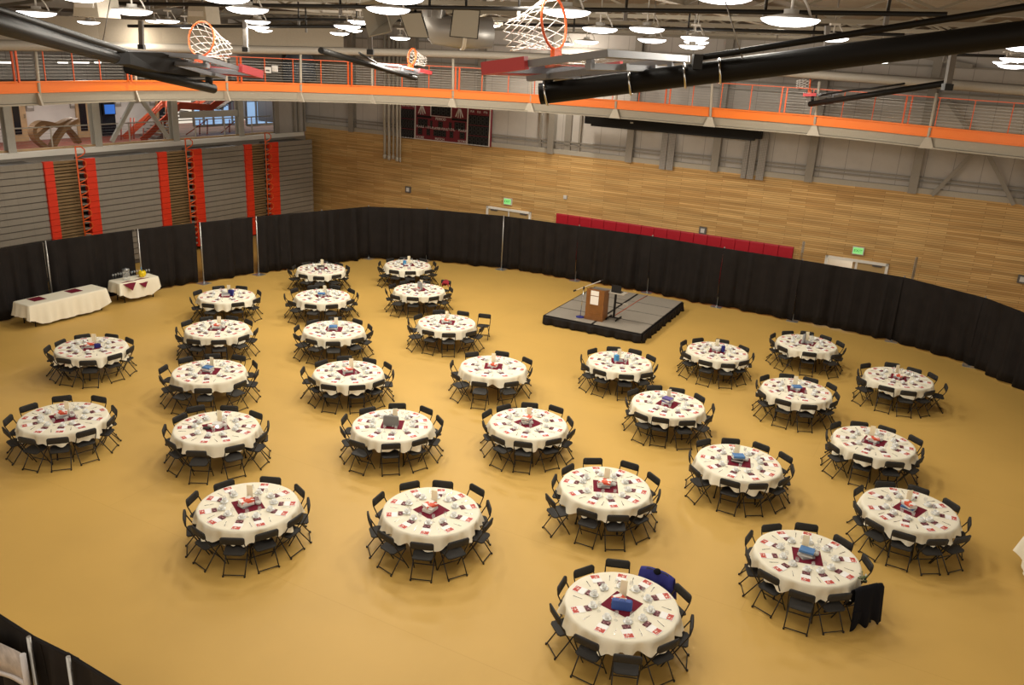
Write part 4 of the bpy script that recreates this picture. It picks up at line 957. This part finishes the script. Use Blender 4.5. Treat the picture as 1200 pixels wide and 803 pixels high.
# ------------------------------------------------------------ long side tables
def rect_table(cx, cy, L, W, rz, lab, lab2, short=.42, longd=.66):
    t = thing('folding_table', lab, 'table', (cx, cy, 0), rz, 'long side tables'); MB().prism(rrect(L, W, .03, 2), .71, .745).build('tabletop', 'table_wood', t)
    for sx in (-1, 1):
        for sy in (-1, 1): MB().tube([(sx * (L / 2 - .2), sy * (W / 2 - .1), .71), (sx * (L / 2 - .2), sy * (W / 2 - .1), 0)], .018, 6).build('leg', 'chair_metal', t)
        MB().tube([(sx * (L / 2 - .2), -(W / 2 - .1), .12), (sx * (L / 2 - .2), W / 2 - .1, .12)], .012, 6).build('stretcher', 'chair_metal', t)
    pts = rrect(L + .02, W + .02, .05, 6); dense = []
    for i in range(len(pts)):
        a = Vector(pts[i]); b = Vector(pts[(i + 1) % len(pts)]); k = max(1, int((b - a).length / .06))
        for q in range(k): dense.append(a.lerp(b, q / k))
    n_ = len(dense); vs = [(0, 0, .754)]; prof = [('k', .6), ('k', .97), ('t', 0), ('t', .08), ('t', .35), ('t', .7), ('t', 1)]
    for ty_, v in prof:
        for i, p in enumerate(dense):
            ex = abs(p.x) / (L / 2); ey = abs(p.y) / (W / 2)
            onend = ex > .97
            blend = max(0, min(1, (L / 2 - abs(p.x)) / .35)); drop = short + (longd - short) * (blend ** .7) if not onend else short + .1 * max(0, (ey - .5))
            wv = .03 * math.sin(i * .55) + .02 * math.sin(i * 1.3 + 1)
            if ty_ == 'k': vs.append((p.x * v, p.y * v, .754))
            else:
                nx = p.x / max(1e-4, abs(p.x)) if ex > .97 else 0; ny = p.y / max(1e-4, abs(p.y)) if ey > .93 else 0
                o_ = .012 * min(1, v * 10) + v * (.05 + wv) * (1.4 if ex > .9 else 1); vs.append((p.x + nx * o_, p.y + ny * o_, .752 - v * drop))
    fs = [(0, 1 + i, 1 + (i + 1) % n_) for i in range(n_)]
    for j in range(len(prof) - 1):
        for i in range(n_): fs.append((1 + j * n_ + (i), 1 + j * n_ + (i + 1) % n_, 1 + (j + 1) * n_ + (i + 1) % n_, 1 + (j + 1) * n_ + i)[::-1])
    o = MB().add(vs, fs, 0, True).build('tablecloth', 'linen', None, (cx, cy, 0), rz); tag(o, lab2, 'tablecloth', 'cloths of the side tables'); return t
aT = math.atan2(28.27 - 25.73, -14.70 + 16.08)
rect_table(-14.97, 26.74, 2.75, .8, aT, 'long folding table by the drapes at far left', 'white cloth over the long table at far left')
bT = math.atan2(29.9 - 28.59, -13.36 + 14.26)
rect_table(-13.66, 29.2, 1.5, .66, bT, 'short folding table with pitcher by the left drapes', 'white cloth over the short table with the pitcher', .35, .6)
rc_ = atz(1262, 668, .75); rect_table(rc_.x, rc_.y, 2.4, .9, 1.35, 'cloth covered table cut by the right picture edge', 'white cloth of the table cut by the right picture edge', .45, .62)
def sq(px, py, s, rz, lab):
    p = atz(px, py, .757); m = MB(); m.box((0, 0, .002), (s, s, .004)); o = m.build('side_napkin', 'maroon', None, (p.x, p.y, .757), rz); tag(o, lab, 'napkin', 'maroon napkins on the side tables')
sq(43, 350.5, .42, aT, 'left maroon square napkin on the long side table'); sq(86, 341, .42, aT, 'right maroon square napkin on the long side table')
def tri(px, py, lab):
    p = atz(px, py, .757); d = Vector((math.cos(bT), math.sin(bT))); nn = Vector((d.y, -d.x)); m = MB(); s = .3
    m.add([(-d.x * s, -d.y * s, .003), (d.x * s, d.y * s, .003), (-nn.x * .12, -nn.y * .12, .003), (nn.x * .2, nn.y * .2, -.27)], [(0, 1, 2)])
    m.add([(-d.x * s, -d.y * s, .004), (d.x * s, d.y * s, .004), (nn.x * .21, nn.y * .21, -.28)], [(0, 2, 1)])
    o = m.build('side_napkin', 'maroon', None, (p.x, p.y, .757), 0); o.modifiers.new('t', 'SOLIDIFY').thickness = .004; tag(o, lab, 'napkin', 'maroon napkins on the side tables')
tri(151, 330.3, 'left pointed maroon napkin hanging off the short side table'); tri(166, 327, 'right pointed maroon napkin hanging off the short side table')
p = atz(148.5, 328, .757); o = thing('drink_dispenser', 'clear glass drink dispenser on the short side table', 'dispenser', (p.x, p.y, .757))
MB().lathe([(.0, .0), (.11, .0), (.12, .02), (.13, .34), (.12, .36), (.115, .34), (.108, .02), (.0, .015)], 18).build('vessel', 'glass', o); MB().lathe([(.125, .36), (.12, .4), (.03, .41), (.03, .43), (.0, .43)], 16).build('lid', 'steel_plate', o)
p = atz(167, 324.5, .757); o = thing('yellow_pitcher', 'bright yellow round pitcher on the short side table', 'pitcher', (p.x, p.y, .757))
MB().lathe([(.0, .0), (.07, .0), (.12, .06), (.135, .14), (.11, .21), (.09, .23), (.085, .225), (.1, .2), (.0, .03)], 18).build('body', 'yellow', o); MB().tube([(.0, .0, .2), (-.03, 0, .36)], .012, 6).build('ladle', 'light_blue', o)
gl = 0
for px, py in ((133, 326.5), (136, 326), (139, 325), (142, 324.6), (145, 323.8), (155, 323), (158, 322.2), (161, 321.8), (164, 321.5), (172, 321), (175, 320.5)):
    p = atz(px, py, .757); gl += 1; o = put(ME_GLS, 'drinking_glass', p.x, p.y, .757, 0, 'clear glass on the short side table, %s from left' % ORD[gl - 1], 'glass', 'glasses on the short side table')

# ------------------------------------------------------------ stage
SZ_ = .35; sfl = atz(637.4, 368.9, SZ_); sfr = atz(750.6, 391, SZ_)
sd = (sfr - sfl).xy.normalized(); sa = math.atan2(sd.y, sd.x); sb_ = Vector((-sd.y, sd.x))
deck = MB(); deck.prism(rrect(1.80, 1.2, .01, 1), SZ_ - .05, SZ_); 
plat0 = None; idx = 0
for cx in range(2):
    for ry in range(4):
        c_ = sfl.xy + sd * (.915 + 1.83 * cx) + sb_ * (.61 + 1.22 * ry)
        if plat0 is None:
            plat0 = thing('stage_platform', None, None); MB().prism(rrect(1.74, 1.16, .01, 1), SZ_ - .012, SZ_).build('carpet', 'carpet_grey', plat0)
            MB().prism(rrect(1.826, 1.216, .01, 1), SZ_ - .09, SZ_ - .01).build('frame', 'panel_black', plat0)
            for sx in (-1, 1):
                for sy in (-1, 1): MB().tube([(sx * .8, sy * .5, 0), (sx * .8, sy * .5, SZ_ - .09)], .025, 6).build('leg', 'chair_metal', plat0)
            o = plat0
        else: o = copy_tree(plat0)
        o.location = (c_.x, c_.y, 0); o.rotation_euler = (0, 0, sa)
        tag(o, 'grey carpeted stage platform, %s column, %s from the front' % (['left', 'right'][cx], ORD[ry]), 'stage platform', 'platforms of the stage')
def skirt(a, b, seed, par):
    d = b - a; L = d.length; d /= L; nn = Vector((d.y, -d.x)); N = 160; rnd = random.Random(seed); p1, p2 = rnd.uniform(0, 6), rnd.uniform(0, 6); vs = []
    for r in (0, .3, .7, 1):
        for i in range(N + 1):
            s_ = i / N * L; dd = .03 + r * (.035 * math.sin(s_ * 11 + p1) + .03 * math.sin(s_ * 19 + p2) + .02) ; p = a + d * s_ + nn * dd; vs.append((p.x, p.y, SZ_ - .03 - r * (SZ_ - .05)))
    fs = [(r * (N + 1) + i, (r + 1) * (N + 1) + i, (r + 1) * (N + 1) + i + 1, r * (N + 1) + i + 1) for r in range(3) for i in range(N)]
    o = MB().add(vs, fs, 0, True).build('pleated_side', 'drape', par); o.modifiers.new('t', 'SOLIDIFY').thickness = .008
sk = thing('stage_skirt', 'black pleated skirt around the front and sides of the stage', 'skirt', (0, 0, 0)); fl_ = sfl.xy; fr_ = fl_ + sd * 3.66; br_ = fr_ + sb_ * 4.88; bl_ = fl_ + sb_ * 4.88
skirt(fl_, fr_, 1, sk); skirt(fr_, br_, 2, sk); skirt(bl_, fl_, 3, sk)
q = atz(695, 376, SZ_); lc = thing('lectern', 'wooden lectern with white notices on the stage front', 'lectern', (q.x + .12, q.y + .28, SZ_), sa)
LW, LD, LH = .66, .5, 1.12
m = MB(); m.box((0, -LD / 2 + .012, LH / 2), (LW, .025, LH)); m.box((0, -LD / 2 + .0, .06), (LW + .03, .04, .12)); m.build('front_panel', 'lectern_wood', lc)
for z in (.25, .55): m = MB(); m.box((0, -LD / 2 - .008, z), (.34, .016, .035)); m.build('carved_bar', 'lectern_wood', lc)
for s in (-1, 1): m = MB(); m.add([(s * LW / 2, -LD / 2, 0), (s * LW / 2, LD / 2, 0), (s * LW / 2, LD / 2, LH - .08), (s * LW / 2, -LD / 2, LH), (s * (LW / 2 - .025), -LD / 2, 0), (s * (LW / 2 - .025), LD / 2, 0), (s * (LW / 2 - .025), LD / 2, LH - .08), (s * (LW / 2 - .025), -LD / 2, LH)], [(0, 1, 2, 3), (7, 6, 5, 4), (0, 3, 7, 4), (1, 5, 6, 2), (3, 2, 6, 7), (0, 4, 5, 1)]); m.build('side_panel', 'lectern_wood', lc)
m = MB(); m.box((0, .02, LH - .09), (LW - .05, LD - .06, .02), Matrix.Rotation(math.radians(-6), 4, 'X')); m.build('reading_top', 'grey_dark', lc)
m = MB(); m.box((0, .0, .5), (LW - .05, LD - .05, .02)); m.build('shelf', 'lectern_wood', lc)
o = MB().box((0, 0, 0), (.3, .004, .17)).build('notice', 'paper', None, tuple(lc.matrix_basis @ Vector((-.02, -LD / 2 - .004, .98))), sa); tag(o, 'upper white paper notice taped on the lectern front', 'notice', 'notices on the lectern')
o = MB().box((0, 0, 0), (.3, .004, .3)).build('notice', 'paper', None, tuple(lc.matrix_basis @ Vector((-.02, -LD / 2 - .004, .72))), sa); tag(o, 'lower larger white paper notice taped on the lectern front', 'notice', 'notices on the lectern')
q = atz(679.8, 371.7, SZ_); ms = thing('microphone_stand', 'microphone stand with boom at left of the lectern', 'stand', (q.x, q.y, SZ_))
MB().lathe([(.15, 0), (.15, .02), (.03, .04), (.0, .04)], 16).build('base', 'navy', ms)
MB().tube([(0, 0, .03), (.05, 0, 1.08)], .012, 6).build('pole', 'chrome', ms); bA = Vector((-.21, 0, .98)); bB = Vector((.62, 0, 1.36)); MB().tube([bA, bB], .014, 6).build('boom', 'white_wall', ms)
MB().tube([bA + Vector((-.1, 0, -.04)), bA], .03, 8).build('microphone', 'black_paint', ms); MB().tube([bB, bB + Vector((.08, 0, .035))], .022, 6).build('counterweight', 'black_paint', ms)
MB().tube([(.05, 0, 1.02), (.05, 0, 1.12)], .03, 8).build('clutch', 'black_paint', ms)
q = atz(719, 374, SZ_); ct = thing('laptop_stand', 'black wheeled laptop stand at right of the lectern', 'stand', (q.x, q.y, SZ_), sa)
for s in (-1, 1):
    MB().beam((s * .18, -.28, .05), (s * .18, .28, .05), .04, .04).build('foot', 'black_paint', ct)
    for t in (-1, 1): MB().tube([(s * .18 - .015, t * .26, .03), (s * .18 + .015, t * .26, .03)], .03, 10).build('caster', 'black_paint', ct)
MB().beam((-.18, 0, .06), (.18, 0, .06), .05, .04).build('crossbar', 'black_paint', ct)
MB().box((0, 0, .52), (.07, .05, .9)).build('column', 'black_paint', ct); MB().box((.05, 0, .98), (.62, .4, .025)).build('tray', 'grey_light', ct); MB().beam((0, 0, .62), (.36, 0, .6), .04, .03).build('arm', 'black_paint', ct); MB().box((.4, 0, .62), (.18, .18, .02)).build('mouse_tray', 'grey_light', ct)
lp = thing('laptop', 'open black laptop on the wheeled stand', 'laptop', tuple(ct.matrix_basis @ Vector((.04, .02, .993))), sa)
MB().prism(rrect(.36, .25, .015), 0, .02).build('keyboard_base', 'black_paint', lp); MB().prism(rrect(.36, .26, .015), -.006, .006, M=Matrix.Translation((0, -.13, .14)) @ Matrix.Rotation(math.radians(82), 4, 'X')).build('screen', 'black_paint', lp)
q0 = atz(718, 371.5, SZ_); pts = [Vector(atz(px, py, SZ_)) + Vector((0, 0, .008)) for px, py in ((718, 371.5), (727, 366), (738, 359), (749, 352), (759, 346.5))]
o = MB().tube(pts, .014, 6).build('extension_cord', 'rope_orange', None); tag(o, 'reddish cable running back across the stage', 'cord')

# ------------------------------------------------------------ basketball goals, swung up under the roof
def goal(N, ang, tilt, arms, lab, fine=16, bracket=None, flip=1):
    """N: near lower corner of the board; width runs along ang; board's up direction turned flip*90 degrees from it"""
    wv = Vector((math.cos(ang), math.sin(ang), 0)); g = Vector((math.sin(ang), -math.cos(ang), 0)) * flip
    vv = (g * math.cos(tilt) + Vector((0, 0, math.sin(tilt)))).normalized(); nv = wv.cross(vv).normalized()
    if nv.z < 0: nv = -nv
    M = Matrix((( wv.x, vv.x, nv.x, N.x), (wv.y, vv.y, nv.y, N.y), (wv.z, vv.z, nv.z, N.z), (0, 0, 0, 1)))
    o = thing('basketball_goal', lab, 'basketball goal', N)
    T = Matrix.Translation(-Vector(N)) @ M
    def bx(c, d, name, m_): mb = MB(); mb.box(c, d, T); return mb.build(name, m_, o)
    bx((.915, .535, 0), (1.78, 1.02, .012), 'glass_board', 'board_glass')
    mb = MB(); mb.box((.915, 1.05, -.01), (1.83, .04, .055), T); mb.box((.022, .55, -.01), (.04, 1.05, .055), T); mb.box((1.808, .55, -.01), (.04, 1.05, .055), T); mb.box((.915, .02, -.01), (1.83, .045, .07), T)
    mb.box((.6, .5, -.09), (.05, .95, .05), T); mb.box((1.23, .5, -.09), (.05, .95, .05), T); mb.box((.915, .9, -.09), (1.83, .05, .05), T); mb.box((.05, .9, -.05), (.05, .05, .1), T); mb.box((1.78, .9, -.05), (.05, .05, .1), T); mb.box((.915, .15, -.09), (.8, .2, .04), T)
    mb.build('steel_frame', 'steel_frame', o)
    mb = MB(); mb.box((.915, -.02, -.005), (1.9, .07, .1), T); mb.build('edge_pad', 'pad_faded', o)
    for x in (-.02, 1.85): mb = MB(); mb.box((x, .17, -.005), (.07, .4, .1), T); mb.build('corner_pad', 'pad_faded', o)
    # white target square
    mb = MB()
    for c_, d_ in (((.915, .3, .008), (.61, .05, .004)), ((.915, .75, .008), (.61, .05, .004)), ((.61, .525, .008), (.05, .5, .004)), ((1.22, .525, .008), (.05, .5, .004))): mb.box(c_, d_, T)
    mb.build('target_square', 'white_wall', o)
    cx, cy, cz = .915, .15, .38
    mb = MB(); mb.tube([T @ Vector((cx + .2286 * math.cos(2 * PI * i / 32), cy, cz + .2286 * math.sin(2 * PI * i / 32))) for i in range(32)], .012 if fine > 12 else .028, 8, closed=True)
    rim = mb.build('rim', 'orange_rail', o)
    mb = MB(); mb.prism([(cx - .1, .0), (cx + .1, .0), (cx + .06, .16), (cx - .06, .16)], cy - (.02 if fine > 12 else .06), cy + (.02 if fine > 12 else .06), M=T @ Matrix(((1, 0, 0, 0), (0, 0, 1, 0), (0, 1, 0, 0), (0, 0, 0, 1)))); mb.box((cx, cy, .02), (.16, .16, .04), T); mb.build('rim_bracket', 'orange_rail', o)
    mb = MB(); R_ = .2286; K = 12; rows = [(0, 1), (.09, .93), (.18, .8), (.28, .68), (.38, .6), (.46, .6)]
    def npnt(r, j, half):
        d_, k_ = rows[r]; a = 2 * PI * (j + .5 * half) / K; return T @ Vector((cx + R_ * k_ * math.cos(a), cy - d_, cz + R_ * k_ * math.sin(a) - .12 * d_))
    for r in range(len(rows) - 1):
        for j in range(K):
            a = npnt(r, j, r % 2); b = npnt(r + 1, j, (r + 1) % 2); c_ = npnt(r + 1, j - 1 if r % 2 == 0 else j + 1, (r + 1) % 2)
            mb.tube([a, b], .0042 if fine > 12 else .007, 4); mb.tube([a, c_], .0042 if fine > 12 else .007, 4)
    tag(mb.build('net', 'net', o), kind='stuff')
    for nm_, pts, r0, r1, m_ in arms:
        pts = [Vector(p) - Vector(N) for p in pts]; MB().tube(pts, r0, 16, r2=r1).build(nm_, m_, o)
    return o, T
N1 = P(573, 79, 7.34); a0 = P(633, 110, 8.0); a1 = P(1200, 39, 7.3)
ext = a1 + (a1 - a0) * 1.3
g1, T1 = goal(N1, math.atan2(.866, .5), math.radians(9), [('main_arm', [a0, a1, ext], .094, .094, 'black_gloss'), ('arm_sleeve', [a0.lerp(a1, .4), ext], .1, .1, 'black_gloss'), ('upper_arm', [P(818, 68, 7.7), P(1200, 8, 7.1), P(1200, 8, 7.1) + (P(1200, 8, 7.1) - P(818, 68, 7.7)) * 1.3], .026, .028, 'black_gloss'), ('strut', [T1p for T1p in (P(642, 108, 8.0), P(642, 88, 8.0))], .05, .05, 'black_paint')], 'nearest basketball goal, folded up, on the big black pipe at upper right')
def ring_clamp(par, base, px, py, dist, r, ax):
    c_ = P(px, py, dist) - Vector(base); d = (Vector(ax)).normalized(); s1 = d.cross(Vector((0, 0, 1))).normalized(); s2 = s1.cross(d)
    m = MB(); m.tube([c_ + s1 * math.cos(2 * PI * i / 20) * r + s2 * math.sin(2 * PI * i / 20) * r for i in range(20)], .012, 6, closed=True); m.build('clamp', 'chrome', par)
axd = a1 - a0
for t in (.015, .205, .325, .4):
    c_ = a0.lerp(a1, t); s1 = axd.normalized().cross(Vector((0, 0, 1))).normalized(); s2 = s1.cross(axd.normalized())
    m = MB(); m.tube([c_ - N1 + s1 * math.cos(2 * PI * i / 20) * .102 + s2 * math.sin(2 * PI * i / 20) * .102 for i in range(20)], .011, 6, closed=True); m.build('clamp', 'chrome', g1)
m = MB(); c_ = P(817, 71, 7.7) - N1; m.box((c_.x, c_.y, c_.z - .01), (.08, .09, .12)); m.build('pivot_block', 'black_paint', g1)
m = MB(); m.tube([P(850, 2, 7.6) - N1, P(870, 68, 7.6) - N1], .006, 5); m.build('hoist_cable', 'cable', g1)
N2 = P(303, 86, 11.9); b0 = P(250, 104, 12.3); b1 = P(134, 67, 10.3); b2 = P(0, 28, 6.4)
g2, T2 = goal(N2, math.atan2(.42, -.91), math.radians(11), [('main_arm', [b1, b2, b2 + (b2 - b1) * .9], .075, .078, 'black_gloss'), ('lower_arm', [P(150, 80, 10.6), b0], .068, .066, 'black_gloss'), ('upper_arm', [P(147, 60, 10.5), P(0, 12, 6.4), P(0, 12, 6.4) + (P(0, 12, 6.4) - P(147, 60, 10.5)) * .9], .033, .025, 'black_gloss'), ('strut', [P(245, 100, 12.2), P(245, 86, 12.2)], .05, .05, 'black_paint')], 'basketball goal folded up on a black arm at upper left', flip=-1)
cs = [P(px, py, d_) - N2 for px, py, d_ in ((132, 60, 10.2), (172, 61, 10.8), (221, 77, 11.7), (219, 90, 11.7), (170, 84, 10.8), (134, 75, 10.2))]
m = MB(); off = Vector((.1, .2, 0)); vs = cs + [c_ + off for c_ in cs]; nf = len(cs); m.add(vs, [tuple(range(nf)), tuple(range(2 * nf - 1, nf - 1, -1))] + [(i, nf + i, nf + (i + 1) % nf, (i + 1) % nf) for i in range(nf)]); m.build('pivot_block', 'panel_black', g2)
m = MB(); m.tube([P(130, -4, 9.6) - N2, P(119, 58, 9.6) - N2], .006, 5); m.build('hoist_cable', 'cable', g2)
N3 = P(468, 84, 25.5)
goal(P(504, 85, 25.6), math.atan2(.8, -.6), math.radians(9), [('main_arm', [P(376, 59, 20), P(487, 92, 26.5)], .07, .07, 'black_gloss'), ('upper_arm', [P(421, 62, 20), P(441, 74, 22)], .025, .025, 'black_gloss'), ('strut', [P(484, 91, 26.4), P(484, 85, 26.4)], .05, .05, 'black_paint')], 'small far basketball goal left of centre under the roof beam', 10, flip=-1)
goal(P(943, 111, 30), math.atan2(.95, .3), math.radians(5), [('main_arm', [P(949, 122, 30), P(1112, 97, 25)], .09, .09, 'black_gloss'), ('upper_arm', [P(960, 112, 30), P(995, 106, 28), P(1020, 104, 27), P(1060, 98, 26)], .03, .03, 'black_gloss'), ('strut', [P(952, 120, 30), P(952, 112, 30)], .05, .05, 'black_paint')], 'small far basketball goal at right above the track rail', 10)

# ------------------------------------------------------------ roof hardware
def pipe(p0, p1, r, lab, drops=(), name='roof_pipe'):
    o = thing(name, lab, 'pipe', p0); m = MB(); m.tube([Vector((0, 0, 0)), Vector(p1) - Vector(p0)], r, 10); m.build('pipe', 'black_paint', o)
    for t in drops:
        c_ = (Vector(p1) - Vector(p0)) * t; m = MB(); m.tube([c_ + Vector((0, 0, r)), c_ + Vector((0, 0, r + .45))], .02, 6); m.build('hanger', 'black_paint', o)
        m = MB(); m.box((c_.x, c_.y, c_.z - r - .05), (.05, .05, .1)); m.build('clamp', 'grey_dark', o)
pipe(P(140, 4, 15.5), P(1110, 17, 10.6), .03, 'long thick black pipe under the roof across the picture top', (.05, .22, .35, .47, .58, .7, .84, .95))
pipe(P(590, 28, 21), P(1060, 41, 18), .035, 'thinner black pipe below the thick one, right half', (.2, .5, .8))
pipe(P(300, 22, 23), P(470, 24, 22.4), .035, 'upper of two short black pipes left of the loudspeakers', (.3, .7))
pipe(P(150, 30.5, 23), P(450, 31.5, 22.6), .04, 'lower of two short black pipes left of the loudspeakers', (.3, .7))
pipe(P(1045, 62, 19), P(1178, 66, 17), .03, 'short black pipe under the roof at far right', (.5,))
for k, (x0, y0, x1, y1, d_, lab) in enumerate(((165, 24, 166, 55, 20, 'dark hanging strut, leftmost under the roof'), (287, 23, 288, 58, 20, 'dark hanging strut between the left goal and the loudspeakers'), (433, 29, 434, 61, 18, 'dark hanging strut left of the loudspeakers'), (970, 30, 968, 60, 17, 'dark hanging strut behind the thick black pipe'), (1117, 62, 1110, 102, 14, 'slanting dark strut at the right under the black pipes'))):
    a = P(x0, y0, d_); b = P(x1, y1, d_); o = thing('roof_strut', lab, 'strut', a, 0, 'struts under the roof')
    MB().beam((0, 0, 0), b - a, .09, .09).build('post', 'grey_dark', o); c_ = b - a; MB().box((c_.x, c_.y, c_.z), (.13, .13, .1)).build('end_cap', 'black_paint', o)
def speaker(corners, d_, lab):
    cs = [P(px, py, d_ + (0 if i < 2 else .12)) for i, (px, py) in enumerate(corners)]; c_ = sum(cs, Vector()) / 4; o = thing('loudspeaker', lab, 'loudspeaker', c_, 0, 'loudspeakers under the roof')
    nn = (cs[1] - cs[0]).cross(cs[3] - cs[0]).normalized(); nn = nn if nn.y > 0 else -nn
    f = [p - c_ for p in cs]; b_ = [p * .75 + nn * .35 for p in f]; m = MB(); m.add(f + b_, [(0, 1, 2, 3), (7, 6, 5, 4)] + [(i, 4 + i, 4 + (i + 1) % 4, (i + 1) % 4) for i in range(4)]); m.build('cabinet', 'panel_black', o)
    g_ = [p * .93 - nn * .012 for p in f]; MB().add(g_ + [p + nn * .01 for p in g_], [(0, 1, 2, 3), (0, 4, 5, 1), (1, 5, 6, 2), (2, 6, 7, 3), (3, 7, 4, 0)]).build('grille', 'speaker_cloth', o)
    MB().tube([Vector((0, .1, .2)), Vector((0, .1, .9))], .025, 6).build('hanger', 'black_paint', o)
speaker([(468, 15), (493.5, 14), (503, 45), (478, 44)], 16, 'left tilted loudspeaker with black edge under the roof')
speaker([(531, 9.5), (563, 11.5), (560, 46), (526.5, 43)], 16, 'right upright loudspeaker with black edge under the roof')
c_ = P(452, 18, 16.5); hr = thing('horn_speaker', 'large pale flared horn left of the loudspeakers', 'horn', c_)
D_ = (P(433, 28, 15.8) - P(495, 14, 17)).normalized(); S1 = D_.cross(Vector((0, 0, 1))).normalized(); S2 = S1.cross(D_)
Mh = Matrix(((S1.x, S2.x, D_.x, 0), (S1.y, S2.y, D_.y, 0), (S1.z, S2.z, D_.z, 0), (0, 0, 0, 1)))
MB().lathe([(.1, -.62), (.12, -.4), (.17, -.15), (.27, .1), (.42, .27), (.4, .28), (.24, .1), (.1, -.2), (.0, -.4)], 4, M=Mh @ Matrix.Rotation(.6, 4, 'Z'), sm=False).build('flare', 'speaker_cloth', hr)
MB().lathe([(.0, -.9), (.16, -.88), (.18, -.66), (.1, -.62)], 14, M=Mh).build('driver', 'grey_paint', hr); MB().tube([(.1, .1, .2), (.1, .1, 1.0)], .02, 6).build('hanger', 'black_paint', hr)
o = thing('air_duct', 'round grey air duct behind the loudspeakers', 'duct', P(505, 18, 21)); MB().tube([(0, 0, .5), (0, 0, -.1), (.15, 0, -.3), (.7, .1, -.35), (1.4, .3, -.3)], .35, 16).build('duct_run', 'duct', o)
MB().tube([(.7, .1, -.35), (.78, .12, -.35)], .38, 16).build('joint_band', 'grey_light', o)
dd_ = hall(Vector((.95, -1.3, 0))); o = thing('air_duct', 'wide blue-grey duct against the wall above the track corner', 'duct', (dd_.x, dd_.y, 7.3)); MB().lathe([(.8, 0), (.76, .9), (.5, 1.3), (.5, 2.0)], 20).build('duct_run', 'duct_blue', o); MB().lathe([(.79, .0), (.79, .08)], 20, (0, 0, .85)).build('joint_band', 'duct', o)
for px, py, d_, lab in ((238, 15, 18, 'pale flat roof unit heater above the left goal'), (112, 3, 13, 'pale roof unit heater at top left')):
    c_ = P(px, py, d_); o = thing('unit_heater', lab, 'heater', c_, RA, 'unit heaters'); MB().prism([(-.28, -.2), (.28, -.2), (.25, .12), (-.2, .12)], -.18, .18, M=Matrix(((1, 0, 0, 0), (0, 0, 1, 0), (0, 1, 0, 0), (0, 0, 0, 1)))).build('casing', 'grey_light', o)
    MB().box((0, -.19, -.03), (.4, .02, .1)).build('louvre', 'white_wall', o); MB().tube([(0, 0, .1), (0, 0, .6)], .02, 6).build('hanger', 'grey_dark', o)

# lamps: pixel centre of the opening, width in pixels (off-picture ones are unseen, added and fitted to the floor brightness)
LP = [(43, 16, 38), (104, 26.5, 22), (90, 26.5, 17), (155, 14, 40), (197, 25, 23), (181, 25, 18), (217, 31, 22), (290, 12, 43), (264, -1, 50), (302, 26, 26), (302, 32, 23), (309, 36, 18), (455, 12, 46), (466, -1, 56), (407, 31.5, 28), (398, 39.5, 20), (422, 26, 26), (415, 36, 17), (469, 45, 21), (521, 39, 17), (577, 30, 17), (663, 15, 52), (703, 35, 37), (687.5, 49.5, 25), (665, 51.5, 14), (758, 35, 37), (764, 47.5, 30), (814, 45, 29), (816, 50, 26), (811, 55, 27), (848, -2, 62), (926, 25, 60), (976, 46, 32), (1030, 72, 24), (1186, 78, 28), (1190, 70, 30), (1200, 57, 36), (1178, 74, 24), (95, -2, 45)]
LW_ = [15, 12, 68, 26, 12, 68, 18, 28, 16, 61, 48, 100, 28, 21, 81, 127, 99, 140, 172, 190, 232, 27, 42, 129, 176, 36, 53, 46, 86, 74, 24, 22, 12, 85, 8, 8, 8, 35, 14]
lamp0 = None; L0 = []
def make_lamp():
    o = thing('bay_lamp', None, None)
    MB().lathe([(.272, .012), (.2, .035), (.1, .055), (.07, .06), (.07, .1), (.0, .1)], 24).build('reflector', 'lamp_shell', o)
    MB().lathe([(.0, -.06), (.1, -.056), (.19, -.042), (.25, -.02), (.275, .005), (.272, .012)], 24).build('lens', 'lamp_lens', o)
    m = MB(); m.box((0, 0, .24), (.18, .08, .035)); m.tube([(0, 0, .1), (0, 0, .24)], .014, 6); m.tube([(.08, 0, .23), (.15, 0, .13), (.19, 0, .04)], .012, 6); m.build('ballast_box', 'white_wall', o)
    MB().tube([(0, 0, .3), (0, 0, .8)], .012, 6).build('hanger', 'cable', o)
    return o
def lamp(loc, lab, watts, grp='round bay lamps under the roof'):
    global lamp0
    if lamp0 is None: lamp0 = make_lamp(); o = lamp0
    else: o = copy_tree(lamp0)
    o.location = loc; tag(o, lab, 'lamp', grp)
    L0.append((o, watts))
order = sorted(range(len(LP)), key=lambda i: (LP[i][0], LP[i][1]))
for r_, i in enumerate(order):
    px, py, w_ = LP[i]; d_ = FPX * .55 / w_ * .955; lamp(P(px, py - w_ * .02, d_), 'lit round bay lamp under the roof, %s from the left' % ORD[r_], LW_[i])
for i, (x, y, wt) in enumerate(((-9, 3, 22), (-3, 3, 24), (3, 3, 24), (9, 3, 13), (-5, 12, 34), (0, 8, 20), (0, 12.5, 40))):
    lamp((x, y, 9.95), 'unseen lit bay lamp beyond the picture, %s of these' % ORD[i], wt, 'unseen bay lamps beyond the picture')
lamp((7.7, 28.0, 9.25), 'added bay lamp hidden behind the thick black arm, brightening the floor', 175)  # added lamp, out of sight behind the arm, brightens the far right floor
for o, wt in L0:
    ld = bpy.data.lights.new('lamp_light', 'AREA'); ld.shape = 'DISK'; ld.size = .5; ld.energy = LAMP_W * wt; ld.color = (1.0, .93, .80)
    lo = bpy.data.objects.new('lamp_light', ld); COL.objects.link(lo); lo.parent = o; lo.location = (0, 0, -.14)
    ld = bpy.data.lights.new('lamp_glow', 'POINT'); ld.shadow_soft_size = .3; ld.energy = UP_W * LAMP_W * wt; ld.color = (1.0, .93, .80)
    lo = bpy.data.objects.new('lamp_glow', ld); COL.objects.link(lo); lo.parent = o; lo.location = (0, 0, -.36)
